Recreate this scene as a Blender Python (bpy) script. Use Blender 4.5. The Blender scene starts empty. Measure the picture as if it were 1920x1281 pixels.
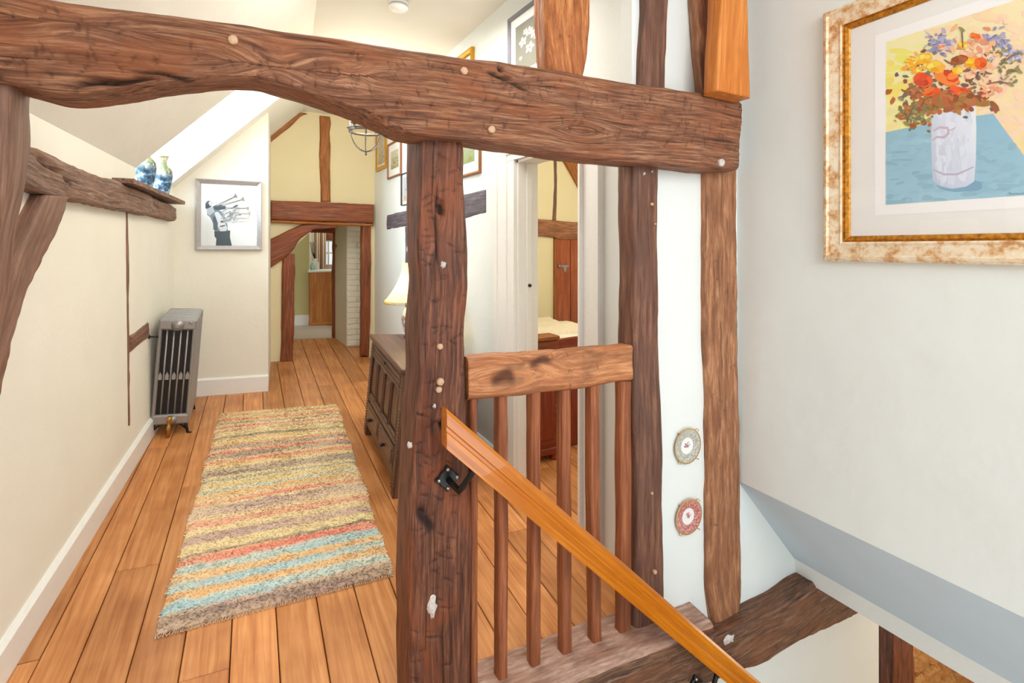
import bpy, math, random
import numpy as np
from mathutils import Vector, Matrix
R = random.Random(7)
COL = bpy.context.scene.collection

# ------------------------------------------------------------------ colour / camera / light
def lin(c):
    c = c/255.0
    return c/12.92 if c <= 0.04045 else ((c+0.055)/1.055)**2.4
def C(r, g, b, a=1.0): return (lin(r), lin(g), lin(b), a)

E = 1.55                       # eye height
FPX, CX, HZ = 960.0, 960.0, 465.0
YAW = math.radians(27.0)
SN, CS = math.sin(YAW), math.cos(YAW)
sc = bpy.context.scene
cam = bpy.data.cameras.new('camera'); camo = bpy.data.objects.new('camera', cam); COL.objects.link(camo)
cam.sensor_width = 36.0; cam.lens = 36.0*FPX/1920.0; cam.sensor_fit = 'HORIZONTAL'
cam.shift_y = -(640.5-HZ)/1920.0
cam.clip_start = 0.02
camo.location = (0, 0, E); camo.rotation_euler = (math.pi/2, 0, -YAW)
sc.camera = camo
sc.view_settings.view_transform = 'Standard'
sc.view_settings.look = 'None'
sc.view_settings.exposure = 0.0
sc.view_settings.gamma = 1.0
sc.view_settings.use_curve_mapping = False

w = bpy.data.worlds.new('sky'); sc.world = w; w.use_nodes = True
bg = w.node_tree.nodes['Background']
bg.inputs[0].default_value = (0.93, 0.97, 1.0, 1); bg.inputs[1].default_value = 0.95

def light(kind, name, loc, power, color=(1, 1, 1), size=0.1, rot=None, sizey=None):
    l = bpy.data.lights.new(name, kind); o = bpy.data.objects.new(name, l); COL.objects.link(o)
    o.location = loc; l.energy = power; l.color = color
    if kind == 'AREA':
        l.size = size
        if sizey: l.shape = 'RECTANGLE'; l.size_y = sizey
    elif kind == 'SUN': l.angle = size
    else: l.shadow_soft_size = size
    if rot: o.rotation_euler = rot
    return o
def aim(o, tgt):
    o.rotation_euler = (Vector(tgt)-o.location).to_track_quat('-Z', 'Y').to_euler()
# unseen fill lamps added behind the camera, like bounced flash, and under the hall ceiling
l = light('AREA', 'landing_fill_light', (0.7, -1.2, E+0.9), 39, (1, 0.99, 0.96), 1.6, sizey=1.4); aim(l, (-0.2, 2.4, 0.9))  # added fill towards the left wall, no window built here
l = light('AREA', 'stair_fill_light', (0.9, -1.3, E+1.2), 13, (0.95, 0.98, 1.0), 1.4); aim(l, (1.6, 1.6, 0.6))  # added fill for the stair side, source unseen
l = light('AREA', 'dormer_daylight', (-1.6, 4.2, E+1.1), 115, (0.74, 0.87, 1.0), 1.0, sizey=1.0); aim(l, (0.6, 4.0, 0.6))
l = light('AREA', 'hall_fill_light', (0.75, 2.6, E+1.45), 24, (1.0, 0.96, 0.89), 0.9); aim(l, (0.6, 3.0, 0))  # added overhead fill, no lamp hangs here
light('POINT', 'bedroom_warm_light', (3.0, 3.2, E+1.0), 50, (1.0, 0.90, 0.72), 0.2)  # warm light for the bedroom from an unseen source
light('POINT', 'passage_light', (0.62, 6.4, E+0.55), 7, (1.0, 0.82, 0.55), 0.12)
light('POINT', 'far_room_light', (0.9, 7.9, E+0.6), 9, (1.0, 0.93, 0.8), 0.2)
l = light('AREA', 'soffit_fill_light', (1.6, -1.4, E-1.5), 20, (0.86, 0.94, 1.0), 1.2); aim(l, (2.4, 0.8, E-1.2))  # added to brighten the soffit, no window stands here
light('POINT', 'downstairs_light', (4.2, 0.9, E-2.1), 24, (1.0, 0.85, 0.62), 0.15)

# ------------------------------------------------------------------ pixel rays -> points on the real planes of the house
def ray(u, v):
    r = (u-CX)/FPX; up = (HZ-v)/FPX
    return np.array([SN+r*CS, CS-r*SN, up])
O0 = np.array([0, 0, E])
def onY(u, v, y): d = ray(u, v); return O0+d*(y/d[1])
def onX(u, v, x): d = ray(u, v); return O0+d*(x/d[0])
def onZ(u, v, z): d = ray(u, v); return O0+d*((z-E)/d[2])
FA, FB, FH = -0.042, 0.0714, 1.6
def F(x, y): return E-FH+FA*x+FB*y
def onF(u, v, off=0.0):
    d = ray(u, v); t = (-FH+off)/(d[2]-FA*d[0]-FB*d[1]); return O0+d*t
def onL(u, v, p, q, off=0.0):
    """vertical plane through plan points p,q, pushed off along its left normal"""
    p = np.array(p, float); q = np.array(q, float); e = (q-p)/np.linalg.norm(q-p); n = np.array([-e[1], e[0]])
    p = p+n*off; d = ray(u, v); t = (n@p)/(n@d[:2]); return O0+d*t
LW0, LW1 = (-0.812, 0.9), (-0.561, 4.97)           # left wall
def lwx(y): return LW0[0]+(LW1[0]-LW0[0])*(y-LW0[1])/(LW1[1]-LW0[1])
RW0, RW1 = (1.526, 1.6), (1.25, 5.9)               # right wall of the landing
def rwx(y): return RW0[0]+(RW1[0]-RW0[0])*(y-RW0[1])/(RW1[1]-RW0[1])
def onLW(u, v, off=0.0): return onL(u, v, LW0, LW1, -off)   # off > 0 = into the room (+x)
def onRW(u, v, off=0.0): return onL(u, v, RW0, RW1, off)    # off > 0 = into the room (-x)
PY, EY, FY, SX = 1.6, 4.97, 5.9, 2.0
def cz(y): return E+1.463+0.035*(FY-y)

# ------------------------------------------------------------------ materials
def new_mat(name):
    m = bpy.data.materials.new(name); m.use_nodes = True
    nt = m.node_tree; b = nt.nodes['Principled BSDF']
    return m, nt, b
def N(nt, t, **kw):
    n = nt.nodes.new(t)
    for k, v in kw.items():
        if hasattr(n, k): setattr(n, k, v)
        else: n.inputs[k].default_value = v
    return n
def L(nt, a, b): nt.links.new(a, b)
def ramp(nt, stops, fac):
    n = nt.nodes.new('ShaderNodeValToRGB'); e = n.color_ramp.elements
    while len(e) < len(stops): e.new(0.5)
    for i, (p, c) in enumerate(stops): e[i].position = p; e[i].color = c
    L(nt, fac, n.inputs[0]); return n
def plain(name, col, rough=0.5, metal=0.0, bump=0.0, bscale=60, var=0.0, spec=0.5, coat=0.0):
    m, nt, b = new_mat(name)
    b.inputs['Roughness'].default_value = rough; b.inputs['Metallic'].default_value = metal
    b.inputs['Specular IOR Level'].default_value = spec; b.inputs['Coat Weight'].default_value = coat
    tc = N(nt, 'ShaderNodeTexCoord'); nz = N(nt, 'ShaderNodeTexNoise'); nz.inputs['Scale'].default_value = bscale
    nz.inputs['Detail'].default_value = 4
    L(nt, tc.outputs['Object'], nz.inputs['Vector'])
    k = 1-var
    rp = ramp(nt, [(0.3, (col[0]*k, col[1]*k, col[2]*k, 1)), (0.7, (min(1, col[0]*(1+var)), min(1, col[1]*(1+var)), min(1, col[2]*(1+var)), 1))], nz.outputs[0])
    L(nt, rp.outputs[0], b.inputs['Base Color'])
    if bump:
        bp = N(nt, 'ShaderNodeBump'); bp.inputs['Strength'].default_value = bump; bp.inputs['Distance'].default_value = 0.01
        L(nt, nz.outputs[0], bp.inputs['Height']); L(nt, bp.outputs[0], b.inputs['Normal'])
    return m
def plaster(name, col):
    m, nt, b = new_mat(name); b.inputs['Roughness'].default_value = 0.75; b.inputs['Specular IOR Level'].default_value = 0.25
    tc = N(nt, 'ShaderNodeTexCoord')
    n1 = N(nt, 'ShaderNodeTexNoise'); n1.inputs['Scale'].default_value = 3.5; n1.inputs['Detail'].default_value = 3
    n2 = N(nt, 'ShaderNodeTexNoise'); n2.inputs['Scale'].default_value = 45; n2.inputs['Detail'].default_value = 5
    for n in (n1, n2): L(nt, tc.outputs['Object'], n.inputs['Vector'])
    rp = ramp(nt, [(0.3, (col[0]*.965, col[1]*.965, col[2]*.96, 1)), (0.7, col)], n1.outputs[0])
    L(nt, rp.outputs[0], b.inputs['Base Color'])
    ad = N(nt, 'ShaderNodeMath', operation='MULTIPLY_ADD'); ad.inputs[1].default_value = 0.12
    L(nt, n2.outputs[0], ad.inputs[0]); L(nt, n1.outputs[0], ad.inputs[2])
    bp = N(nt, 'ShaderNodeBump'); bp.inputs['Strength'].default_value = 0.35; bp.inputs['Distance'].default_value = 0.02
    L(nt, ad.outputs[0], bp.inputs['Height']); L(nt, bp.outputs[0], b.inputs['Normal'])
    return m
def wood(name, dark, mid, light_, patch=None, rough=0.6, bump=0.6, fs=(3, 70, 70), patch_amt=0.5, crack=0.5, coat=0.0, spec=0.4, contrast=0.14):
    """timber; grain runs along x of the per-vertex attribute 'grain' (metres)"""
    m, nt, b = new_mat(name); b.inputs['Roughness'].default_value = rough; b.inputs['Coat Weight'].default_value = coat
    b.inputs['Specular IOR Level'].default_value = spec
    at = N(nt, 'ShaderNodeAttribute', attribute_name='grain')
    mp = N(nt, 'ShaderNodeMapping'); mp.inputs['Scale'].default_value = fs; L(nt, at.outputs['Vector'], mp.inputs['Vector'])
    f1 = N(nt, 'ShaderNodeTexNoise'); f1.inputs['Scale'].default_value = 1; f1.inputs['Detail'].default_value = 8; f1.inputs['Distortion'].default_value = 0.25
    f1.inputs['Roughness'].default_value = 0.74
    L(nt, mp.outputs[0], f1.inputs['Vector'])
    mp2 = N(nt, 'ShaderNodeMapping'); mp2.inputs['Scale'].default_value = (3.2, 9, 9); L(nt, at.outputs['Vector'], mp2.inputs['Vector'])
    f2 = N(nt, 'ShaderNodeTexNoise'); f2.inputs['Scale'].default_value = 1.3; f2.inputs['Detail'].default_value = 4; f2.inputs['Distortion'].default_value = 0.8
    L(nt, mp2.outputs[0], f2.inputs['Vector'])
    rp = ramp(nt, [(0.5-contrast*1.4, dark), (0.5, mid), (0.5+contrast, light_)], f1.outputs[0])
    out = rp.outputs[0]
    if patch:
        rp2 = ramp(nt, [(0.46, (0, 0, 0, 1)), (0.66, (1, 1, 1, 1))], f2.outputs[0])
        ml = N(nt, 'ShaderNodeMath', operation='MULTIPLY'); ml.inputs[1].default_value = patch_amt; L(nt, rp2.outputs[0], ml.inputs[0])
        mx = N(nt, 'ShaderNodeMix', data_type='RGBA'); L(nt, ml.outputs[0], mx.inputs[0]); L(nt, out, mx.inputs[6]); mx.inputs[7].default_value = patch
        out = mx.outputs[2]
    # dark drying cracks along the grain
    mp3 = N(nt, 'ShaderNodeMapping'); mp3.inputs['Scale'].default_value = (2.6, 62, 62); mp3.inputs['Location'].default_value = (5, 3, 1)
    L(nt, at.outputs['Vector'], mp3.inputs['Vector'])
    f3 = N(nt, 'ShaderNodeTexNoise'); f3.inputs['Scale'].default_value = 1; f3.inputs['Detail'].default_value = 3; f3.inputs['Distortion'].default_value = 0.4
    L(nt, mp3.outputs[0], f3.inputs['Vector'])
    rp3 = ramp(nt, [(0.27, (1, 1, 1, 1)), (0.40, (0, 0, 0, 1))], f3.outputs[0])
    cm = N(nt, 'ShaderNodeMath', operation='MULTIPLY'); cm.inputs[1].default_value = crack; L(nt, rp3.outputs[0], cm.inputs[0])
    mx3 = N(nt, 'ShaderNodeMix', data_type='RGBA'); L(nt, cm.outputs[0], mx3.inputs[0]); L(nt, out, mx3.inputs[6])
    mx3.inputs[7].default_value = (dark[0]*.35, dark[1]*.33, dark[2]*.33, 1)
    # old tool cuts and splits, cavity shade painted in as dark colour (attribute 'cut')
    ac = N(nt, 'ShaderNodeAttribute', attribute_name='cut')
    mx4 = N(nt, 'ShaderNodeMix', data_type='RGBA'); L(nt, ac.outputs['Fac'], mx4.inputs[0]); L(nt, mx3.outputs[2], mx4.inputs[6])
    mx4.inputs[7].default_value = (dark[0]*.45, dark[1]*.45, dark[2]*.5, 1)
    L(nt, mx4.outputs[2], b.inputs['Base Color'])
    sb = N(nt, 'ShaderNodeMath', operation='SUBTRACT'); L(nt, f1.outputs[0], sb.inputs[0]); L(nt, cm.outputs[0], sb.inputs[1])
    bp = N(nt, 'ShaderNodeBump'); bp.inputs['Strength'].default_value = bump; bp.inputs['Distance'].default_value = 0.006
    L(nt, sb.outputs[0], bp.inputs['Height']); L(nt, bp.outputs[0], b.inputs['Normal'])
    return m
def plankmat(name, c0, c1, c2, rough=0.32, fs=(60, 2.2, 30)):
    """boards: grain along local y, colour shifts per board"""
    m, nt, b = new_mat(name); b.inputs['Roughness'].default_value = rough; b.inputs['Specular IOR Level'].default_value = 0.4
    tc = N(nt, 'ShaderNodeTexCoord'); oi = N(nt, 'ShaderNodeObjectInfo')
    mu = N(nt, 'ShaderNodeMath', operation='MULTIPLY'); mu.inputs[1].default_value = 37; L(nt, oi.outputs['Random'], mu.inputs[0])
    cb = N(nt, 'ShaderNodeCombineXYZ'); L(nt, mu.outputs[0], cb.inputs[0]); L(nt, mu.outputs[0], cb.inputs[1])
    va = N(nt, 'ShaderNodeVectorMath', operation='ADD'); L(nt, tc.outputs['Object'], va.inputs[0]); L(nt, cb.outputs[0], va.inputs[1])
    mp = N(nt, 'ShaderNodeMapping'); mp.inputs['Scale'].default_value = fs; L(nt, va.outputs[0], mp.inputs['Vector'])
    n1 = N(nt, 'ShaderNodeTexNoise'); n1.inputs['Scale'].default_value = 1; n1.inputs['Detail'].default_value = 6; n1.inputs['Distortion'].default_value = 0.5
    L(nt, mp.outputs[0], n1.inputs['Vector'])
    n2 = N(nt, 'ShaderNodeTexNoise'); n2.inputs['Scale'].default_value = 4; n2.inputs['Detail'].default_value = 3
    L(nt, va.outputs[0], n2.inputs['Vector'])
    rp = ramp(nt, [(0.25, c0), (0.5, c1), (0.75, c2)], n1.outputs[0])
    hs = N(nt, 'ShaderNodeHueSaturation')
    mr = N(nt, 'ShaderNodeMapRange'); mr.inputs[3].default_value = 0.82; mr.inputs[4].default_value = 1.14; L(nt, oi.outputs['Random'], mr.inputs[0])
    L(nt, mr.outputs[0], hs.inputs['Value']); L(nt, rp.outputs[0], hs.inputs['Color'])
    mx = N(nt, 'ShaderNodeMix', data_type='RGBA', blend_type='MULTIPLY'); mx.inputs[0].default_value = 1
    rp2 = ramp(nt, [(0.36, (0.80, 0.74, 0.70, 1)), (0.58, (1, 1, 1, 1))], n2.outputs[0])
    L(nt, hs.outputs[0], mx.inputs[6]); L(nt, rp2.outputs[0], mx.inputs[7]); L(nt, mx.outputs[2], b.inputs['Base Color'])
    r2 = N(nt, 'ShaderNodeMapRange'); r2.inputs[3].default_value = rough-0.08; r2.inputs[4].default_value = rough+0.2; L(nt, n2.outputs[0], r2.inputs[0]); L(nt, r2.outputs[0], b.inputs['Roughness'])
    bp = N(nt, 'ShaderNodeBump'); bp.inputs['Strength'].default_value = 0.12; bp.inputs['Distance'].default_value = 0.004
    L(nt, n1.outputs[0], bp.inputs['Height']); L(nt, bp.outputs[0], b.inputs['Normal'])
    return m
def vcol(name, rough=0.7, bump=0.0, spec=0.3):
    m, nt, b = new_mat(name); b.inputs['Roughness'].default_value = rough; b.inputs['Specular IOR Level'].default_value = spec
    at = N(nt, 'ShaderNodeAttribute', attribute_name='Col'); L(nt, at.outputs['Color'], b.inputs['Base Color'])
    if bump:
        tc = N(nt, 'ShaderNodeTexCoord'); nz = N(nt, 'ShaderNodeTexNoise'); nz.inputs['Scale'].default_value = 150; L(nt, tc.outputs['Object'], nz.inputs['Vector'])
        bp = N(nt, 'ShaderNodeBump'); bp.inputs['Strength'].default_value = bump; bp.inputs['Distance'].default_value = 0.01
        L(nt, nz.outputs[0], bp.inputs['Height']); L(nt, bp.outputs[0], b.inputs['Normal'])
    return m
def emis(name, col, s):
    m, nt, b = new_mat(name); b.inputs['Base Color'].default_value = col
    b.inputs['Emission Color'].default_value = col; b.inputs['Emission Strength'].default_value = s
    return m
def glassmat(name, amt=0.05):
    m, nt, b = new_mat(name); nt.nodes.remove(b)
    t = N(nt, 'ShaderNodeBsdfTransparent'); g = N(nt, 'ShaderNodeBsdfGlossy'); g.inputs['Roughness'].default_value = 0.02
    lwt = N(nt, 'ShaderNodeLayerWeight'); lwt.inputs[0].default_value = 0.5
    pw_ = N(nt, 'ShaderNodeMath', operation='POWER'); pw_.inputs[1].default_value = 4.0; L(nt, lwt.outputs['Facing'], pw_.inputs[0])
    fr = N(nt, 'ShaderNodeMath', operation='MULTIPLY_ADD'); fr.inputs[1].default_value = 0.30; fr.inputs[2].default_value = 0.02; L(nt, pw_.outputs[0], fr.inputs[0])
    mx = N(nt, 'ShaderNodeMixShader'); L(nt, fr.outputs[0], mx.inputs[0]); L(nt, t.outputs[0], mx.inputs[1]); L(nt, g.outputs[0], mx.inputs[2])
    L(nt, mx.outputs[0], nt.nodes['Material Output'].inputs[0])
    return m

M = {}
M['plaster'] = plaster('plaster_white', C(234, 239, 236))
M['plaster_warm'] = plaster('plaster_cream', C(242, 240, 231))
M['plaster_cream2'] = plaster('plaster_warm_white', C(241, 237, 224))
M['plaster_yellow'] = plaster('plaster_yellow', C(240, 228, 188))
M['plaster_olive'] = plaster('plaster_olive', C(205, 196, 140))
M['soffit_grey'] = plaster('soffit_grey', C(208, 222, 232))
M['gloss_white'] = plain('white_gloss_paint', C(240, 240, 236), 0.35, bump=0.05, var=0.02)
M['beam'] = wood('old_oak_beam', C(70, 42, 31), C(138, 90, 65), C(188, 138, 104), C(170, 96, 54), 0.62, 1.0, (7, 120, 120), 0.4, 0.8)
M['post'] = wood('old_oak_post', C(46, 28, 23), C(104, 63, 47), C(150, 98, 72), C(146, 78, 44), 0.48, 0.8, (5, 90, 90), 0.55, 0.7)
M['post_dark'] = wood('dark_oak_post', C(66, 40, 32), C(112, 74, 58), C(146, 102, 78), C(94, 66, 54), 0.5, 0.5, (4, 60, 60), 0.6, 0.35)
M['orange'] = wood('orange_oak', C(112, 58, 26), C(186, 112, 60), C(222, 156, 96), C(150, 80, 38), 0.55, 0.8, (7, 60, 60), 0.5, 0.5)
M['newoak'] = wood('new_oak', C(176, 96, 36), C(208, 124, 52), C(228, 152, 76), C(190, 108, 40), 0.4, 0.25, (2, 45, 45), 0.4, 0.15)
M['rail'] = wood('cleft_oak_rail', C(128, 72, 40), C(186, 120, 76), C(218, 160, 112), C(118, 76, 52), 0.5, 0.6, (5, 50, 50), 0.6, 0.3)
M['baluster'] = wood('oak_baluster', C(104, 56, 32), C(150, 86, 52), C(180, 112, 72), C(120, 66, 40), 0.5, 0.5, (3, 70, 70), 0.5, 0.3)
M['grey_oak'] = wood('weathered_oak', C(80, 58, 48), C(136, 106, 90), C(174, 142, 122), C(150, 100, 68), 0.65, 1.0, (8, 110, 110), 0.4, 0.75)
M['brace'] = wood('brown_oak', C(86, 58, 46), C(130, 94, 76), C(160, 122, 102), C(112, 80, 66), 0.55, 0.5, (3, 50, 50), 0.5, 0.35)
M['far_oak'] = wood('polished_oak', C(82, 42, 24), C(134, 74, 44), C(170, 102, 62), C(150, 72, 34), 0.4, 0.5, (4, 60, 60), 0.6, 0.35)
M['far_orange'] = wood('golden_oak', C(112, 62, 24), C(164, 100, 44), C(192, 128, 66), C(140, 78, 30), 0.5, 0.5, (4, 50, 50), 0.5, 0.35)
M['painted_oak'] = wood('greyed_oak', C(66, 62, 70), C(104, 98, 108), C(132, 126, 136), C(90, 76, 80), 0.5, 0.6, (5, 60, 60), 0.5, 0.3)
M['sill'] = wood('dusty_sill_oak', C(128, 92, 76), C(176, 140, 122), C(204, 176, 160), C(150, 104, 78), 0.7, 0.7, (8, 60, 60), 0.5, 0.3)
M['sleeper'] = wood('sooty_oak', C(60, 40, 30), C(112, 78, 58), C(152, 114, 86), C(140, 84, 50), 0.6, 1.0, (9, 90, 90), 0.5, 0.8)
M['handrail'] = wood('varnished_pine', C(160, 84, 6), C(194, 110, 14), C(214, 132, 34), C(176, 92, 8), 0.25, 0.12, (1.5, 60, 60), 0.5, 0.12, coat=0.4)
M['chest'] = wood('dark_carved_oak', C(48, 32, 26), C(92, 64, 51), C(128, 94, 76), C(110, 70, 50), 0.28, 0.4, (3, 70, 70), 0.4, 0.3)
M['mahogany'] = wood('mahogany', C(104, 38, 20), C(140, 60, 34), C(168, 80, 48), C(126, 48, 26), 0.3, 0.2, (2, 40, 40), 0.5, 0.15)
M['doorwood'] = wood('red_pine', C(128, 62, 34), C(166, 88, 52), C(186, 108, 68), C(150, 74, 42), 0.4, 0.2, (2, 34, 34), 0.5, 0.15)
M['pine'] = wood('knotty_pine', C(164, 98, 42), C(196, 126, 62), C(214, 148, 82), C(178, 104, 46), 0.4, 0.15, (2, 30, 30), 0.5, 0.12)
M['plank'] = plankmat('floor_pine', C(184, 114, 60), C(212, 144, 86), C(228, 166, 108))
M['peg'] = plain('oak_peg', C(206, 170, 138), 0.6, bump=0.4, bscale=120, var=0.15)
M['scar'] = plain('plaster_scar', C(214, 206, 200), 0.5, bump=0.8, bscale=110, var=0.25)
M['black'] = plain('black_iron', C(22, 22, 24), 0.35, 0.2, var=0.1)
M['steel'] = plain('bolt_steel', C(190, 190, 190), 0.3, 1.0)
M['iron'] = plain('polished_cast_iron', C(160, 158, 157), 0.34, 0.6, bump=0.12, bscale=180, var=0.12)
M['iron_dark'] = plain('dark_cast_iron', C(40, 38, 38), 0.5, 0.5)
M['brass'] = plain('brass', C(200, 160, 92), 0.3, 0.9)
M['silverframe'] = plain('silver_frame', C(172, 166, 164), 0.4, 0.35, var=0.1)
M['goldframe'] = plain('gold_frame', C(200, 150, 40), 0.35, 0.55, bump=0.2, bscale=90, var=0.25)
M['brownframe'] = plain('brown_frame', C(142, 88, 48), 0.4, var=0.2)
M['darkframe'] = plain('dark_frame', C(58, 50, 52), 0.4, var=0.1)
M['greyframe'] = plain('grey_frame', C(110, 108, 118), 0.4, 0.2, var=0.1)
M['mount'] = plain('mount_board', C(240, 240, 236), 0.8, var=0.01)
M['print'] = vcol('printed_colours')
M['glass'] = glassmat('picture_glass')
M['fabric'] = plain('cream_fabric', C(240, 228, 204), 0.9, bump=0.4, bscale=60, var=0.06)
M['sheet'] = plain('white_linen', C(244, 240, 230), 0.9, bump=0.3, bscale=30, var=0.03)
M['porcelain'] = plain('porcelain', C(232, 230, 226), 0.12, var=0.02, coat=0.5)

# ------------------------------------------------------------------ mesh helpers
def link(name, me, mat=None, parent=None):
    o = bpy.data.objects.new(name, me); COL.objects.link(o)
    if mat is not None: me.materials.append(M[mat] if isinstance(mat, str) else mat)
    if parent is not None: o.parent = parent
    return o
def tag(o, label=None, cat=None, group=None, kind=None):
    if label: o['label'] = label
    if cat: o['category'] = cat
    if group: o['group'] = group
    if kind: o['kind'] = kind
    return o
def empty(name, loc=(0, 0, 0), mat=None):
    o = bpy.data.objects.new(name, None); COL.objects.link(o); o.empty_display_size = 0.05
    if mat is not None: o.matrix_world = mat
    else: o.location = loc
    return o
def tilted(x, y, rot=0.0, a=FA, b=FB, z=None):
    """frame standing on the sloping floor"""
    n = Vector((-a, -b, 1)).normalized(); ex = Vector((math.cos(rot), math.sin(rot), a*math.cos(rot)+b*math.sin(rot))).normalized()
    ex = (ex-n*ex.dot(n)).normalized(); ey = n.cross(ex)
    m = Matrix.Identity(4)
    for i in range(3): m[i][0], m[i][1], m[i][2] = ex[i], ey[i], n[i]
    m.translation = (x, y, F(x, y) if z is None else z)
    return m
class MB:
    def __init__(s): s.v = []; s.f = []; s.sm = []; s.c = None
    def add(s, vs, fs, smooth=False):
        k = len(s.v); s.v += [tuple(p) for p in vs]; s.f += [tuple(i+k for i in f) for f in fs]; s.sm += [smooth]*len(fs); return s
    def box(s, x0, y0, z0, x1, y1, z1, b=0.0):
        """box with bevelled edges (b)"""
        x0, x1 = min(x0, x1), max(x0, x1); y0, y1 = min(y0, y1), max(y0, y1); z0, z1 = min(z0, z1), max(z0, z1)
        b = min(b, (x1-x0)*.45, (y1-y0)*.45, (z1-z0)*.45)
        if b <= 0:
            v = [(x0, y0, z0), (x1, y0, z0), (x1, y1, z0), (x0, y1, z0), (x0, y0, z1), (x1, y0, z1), (x1, y1, z1), (x0, y1, z1)]
            return s.add(v, [(0, 3, 2, 1), (4, 5, 6, 7), (0, 1, 5, 4), (1, 2, 6, 5), (2, 3, 7, 6), (3, 0, 4, 7)])
        v = []; idx = {}
        X, Y, Z = (x0, x1), (y0, y1), (z0, z1)
        for i in (0, 1):
            for j in (0, 1):
                for k in (0, 1):
                    sx, sy, sz = (1-2*i)*b, (1-2*j)*b, (1-2*k)*b
                    idx[i, j, k, 0] = len(v); v.append((X[i], Y[j]+sy, Z[k]+sz))
                    idx[i, j, k, 1] = len(v); v.append((X[i]+sx, Y[j], Z[k]+sz))
                    idx[i, j, k, 2] = len(v); v.append((X[i]+sx, Y[j]+sy, Z[k]))
        f = []
        for i in (0, 1):
            q = [idx[i, 0, 0, 0], idx[i, 1, 0, 0], idx[i, 1, 1, 0], idx[i, 0, 1, 0]]; f.append(q if i else q[::-1])
            q = [idx[0, i, 0, 1], idx[1, i, 0, 1], idx[1, i, 1, 1], idx[0, i, 1, 1]]; f.append(q[::-1] if i else q)
            q = [idx[0, 0, i, 2], idx[1, 0, i, 2], idx[1, 1, i, 2], idx[0, 1, i, 2]]; f.append(q if i else q[::-1])
        for i in (0, 1):
            for j in (0, 1):
                f.append([idx[i, j, 0, 0], idx[i, j, 1, 0], idx[i, j, 1, 1], idx[i, j, 0, 1]])
                f.append([idx[i, 0, j, 0], idx[i, 1, j, 0], idx[i, 1, j, 2], idx[i, 0, j, 2]])
                f.append([idx[0, i, j, 1], idx[1, i, j, 1], idx[1, i, j, 2], idx[0, i, j, 2]])
                for k in (0, 1): f.append([idx[i, j, k, 0], idx[i, j, k, 1], idx[i, j, k, 2]])
        return s.add(v, f)
    def poly(s, pts, ext):
        """planar outline extruded by vector ext"""
        n = len(pts); e = np.array(ext); v = [tuple(p) for p in pts]+[tuple(np.array(p)+e) for p in pts]
        return s.add(v, [tuple(range(n))[::-1], tuple(range(n, 2*n))]+[(i, (i+1) % n, (i+1) % n+n, i+n) for i in range(n)])
    def tube(s, path, r, n=10, caps=True, closed=False):
        P = [Vector(p) for p in path]; rs = r if hasattr(r, '__len__') else [r]*len(P)
        up = None; rings = []
        for i, p in enumerate(P):
            if closed: t = P[(i+1) % len(P)]-P[i-1]
            else: t = P[min(i+1, len(P)-1)]-P[max(i-1, 0)]
            t.normalize()
            if up is None: up = t.orthogonal().normalized()
            up = (up-t*up.dot(t)).normalized(); sd = t.cross(up)
            rings.append([p+(up*math.cos(2*math.pi*k/n)+sd*math.sin(2*math.pi*k/n))*rs[i] for k in range(n)])
        v = [q for rg in rings for q in rg]; f = []
        m = len(P)
        for i in range(m if closed else m-1):
            for k in range(n):
                a, b_ = i*n+k, i*n+(k+1) % n; c, d = ((i+1) % m)*n+(k+1) % n, ((i+1) % m)*n+k
                f.append((a, b_, c, d))
        s.add(v, f, True)
        if caps and not closed:
            k0 = len(s.v)-len(v); s.f += [tuple(k0+k for k in range(n))[::-1], tuple(k0+(m-1)*n+k for k in range(n))]; s.sm += [False, False]
        return s
    def lathe(s, prof, c=(0, 0, 0), n=28, axis=None, smooth=True):
        """prof: (radius, height) list about an axis matrix (3x3 Matrix) or z"""
        v = []; c = Vector(c)
        for r, h in prof:
            for k in range(n):
                p = Vector((r*math.cos(2*math.pi*k/n), r*math.sin(2*math.pi*k/n), h))
                v.append(c+(axis@p if axis else p))
        f = []
        for i in range(len(prof)-1):
            for k in range(n): f.append((i*n+k, i*n+(k+1) % n, (i+1)*n+(k+1) % n, (i+1)*n+k))
        s.add(v, f, smooth)
        k0 = len(s.v)-len(v)
        if prof[0][0] > 1e-5: s.f.append(tuple(k0+k for k in range(n))[::-1]); s.sm.append(False)
        if prof[-1][0] > 1e-5: s.f.append(tuple(k0+(len(prof)-1)*n+k for k in range(n))); s.sm.append(False)
        return s
    def build(s, name, mat=None, parent=None, grain=None, cols=None):
        me = bpy.data.meshes.new(name); me.from_pydata([tuple(p) for p in s.v], [], s.f)
        me.polygons.foreach_set('use_smooth', s.sm)
        if grain is not None:
            a = me.attributes.new('grain', 'FLOAT_VECTOR', 'POINT'); co = np.array([tuple(p) for p in s.v])
            off = np.array([R.random()*9, R.random()*9, R.random()*9])
            ax = {'x': (0, 1, 2), 'y': (1, 0, 2), 'z': (2, 0, 1)}[grain]
            a.data.foreach_set('vector', (co[:, ax]+off).astype(np.float32).ravel())
        if cols is not None:
            a = me.attributes.new('Col', 'FLOAT_COLOR', 'POINT'); a.data.foreach_set('color', np.array(cols, np.float32).ravel())
        me.update()
        return link(name, me, mat, parent)

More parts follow.
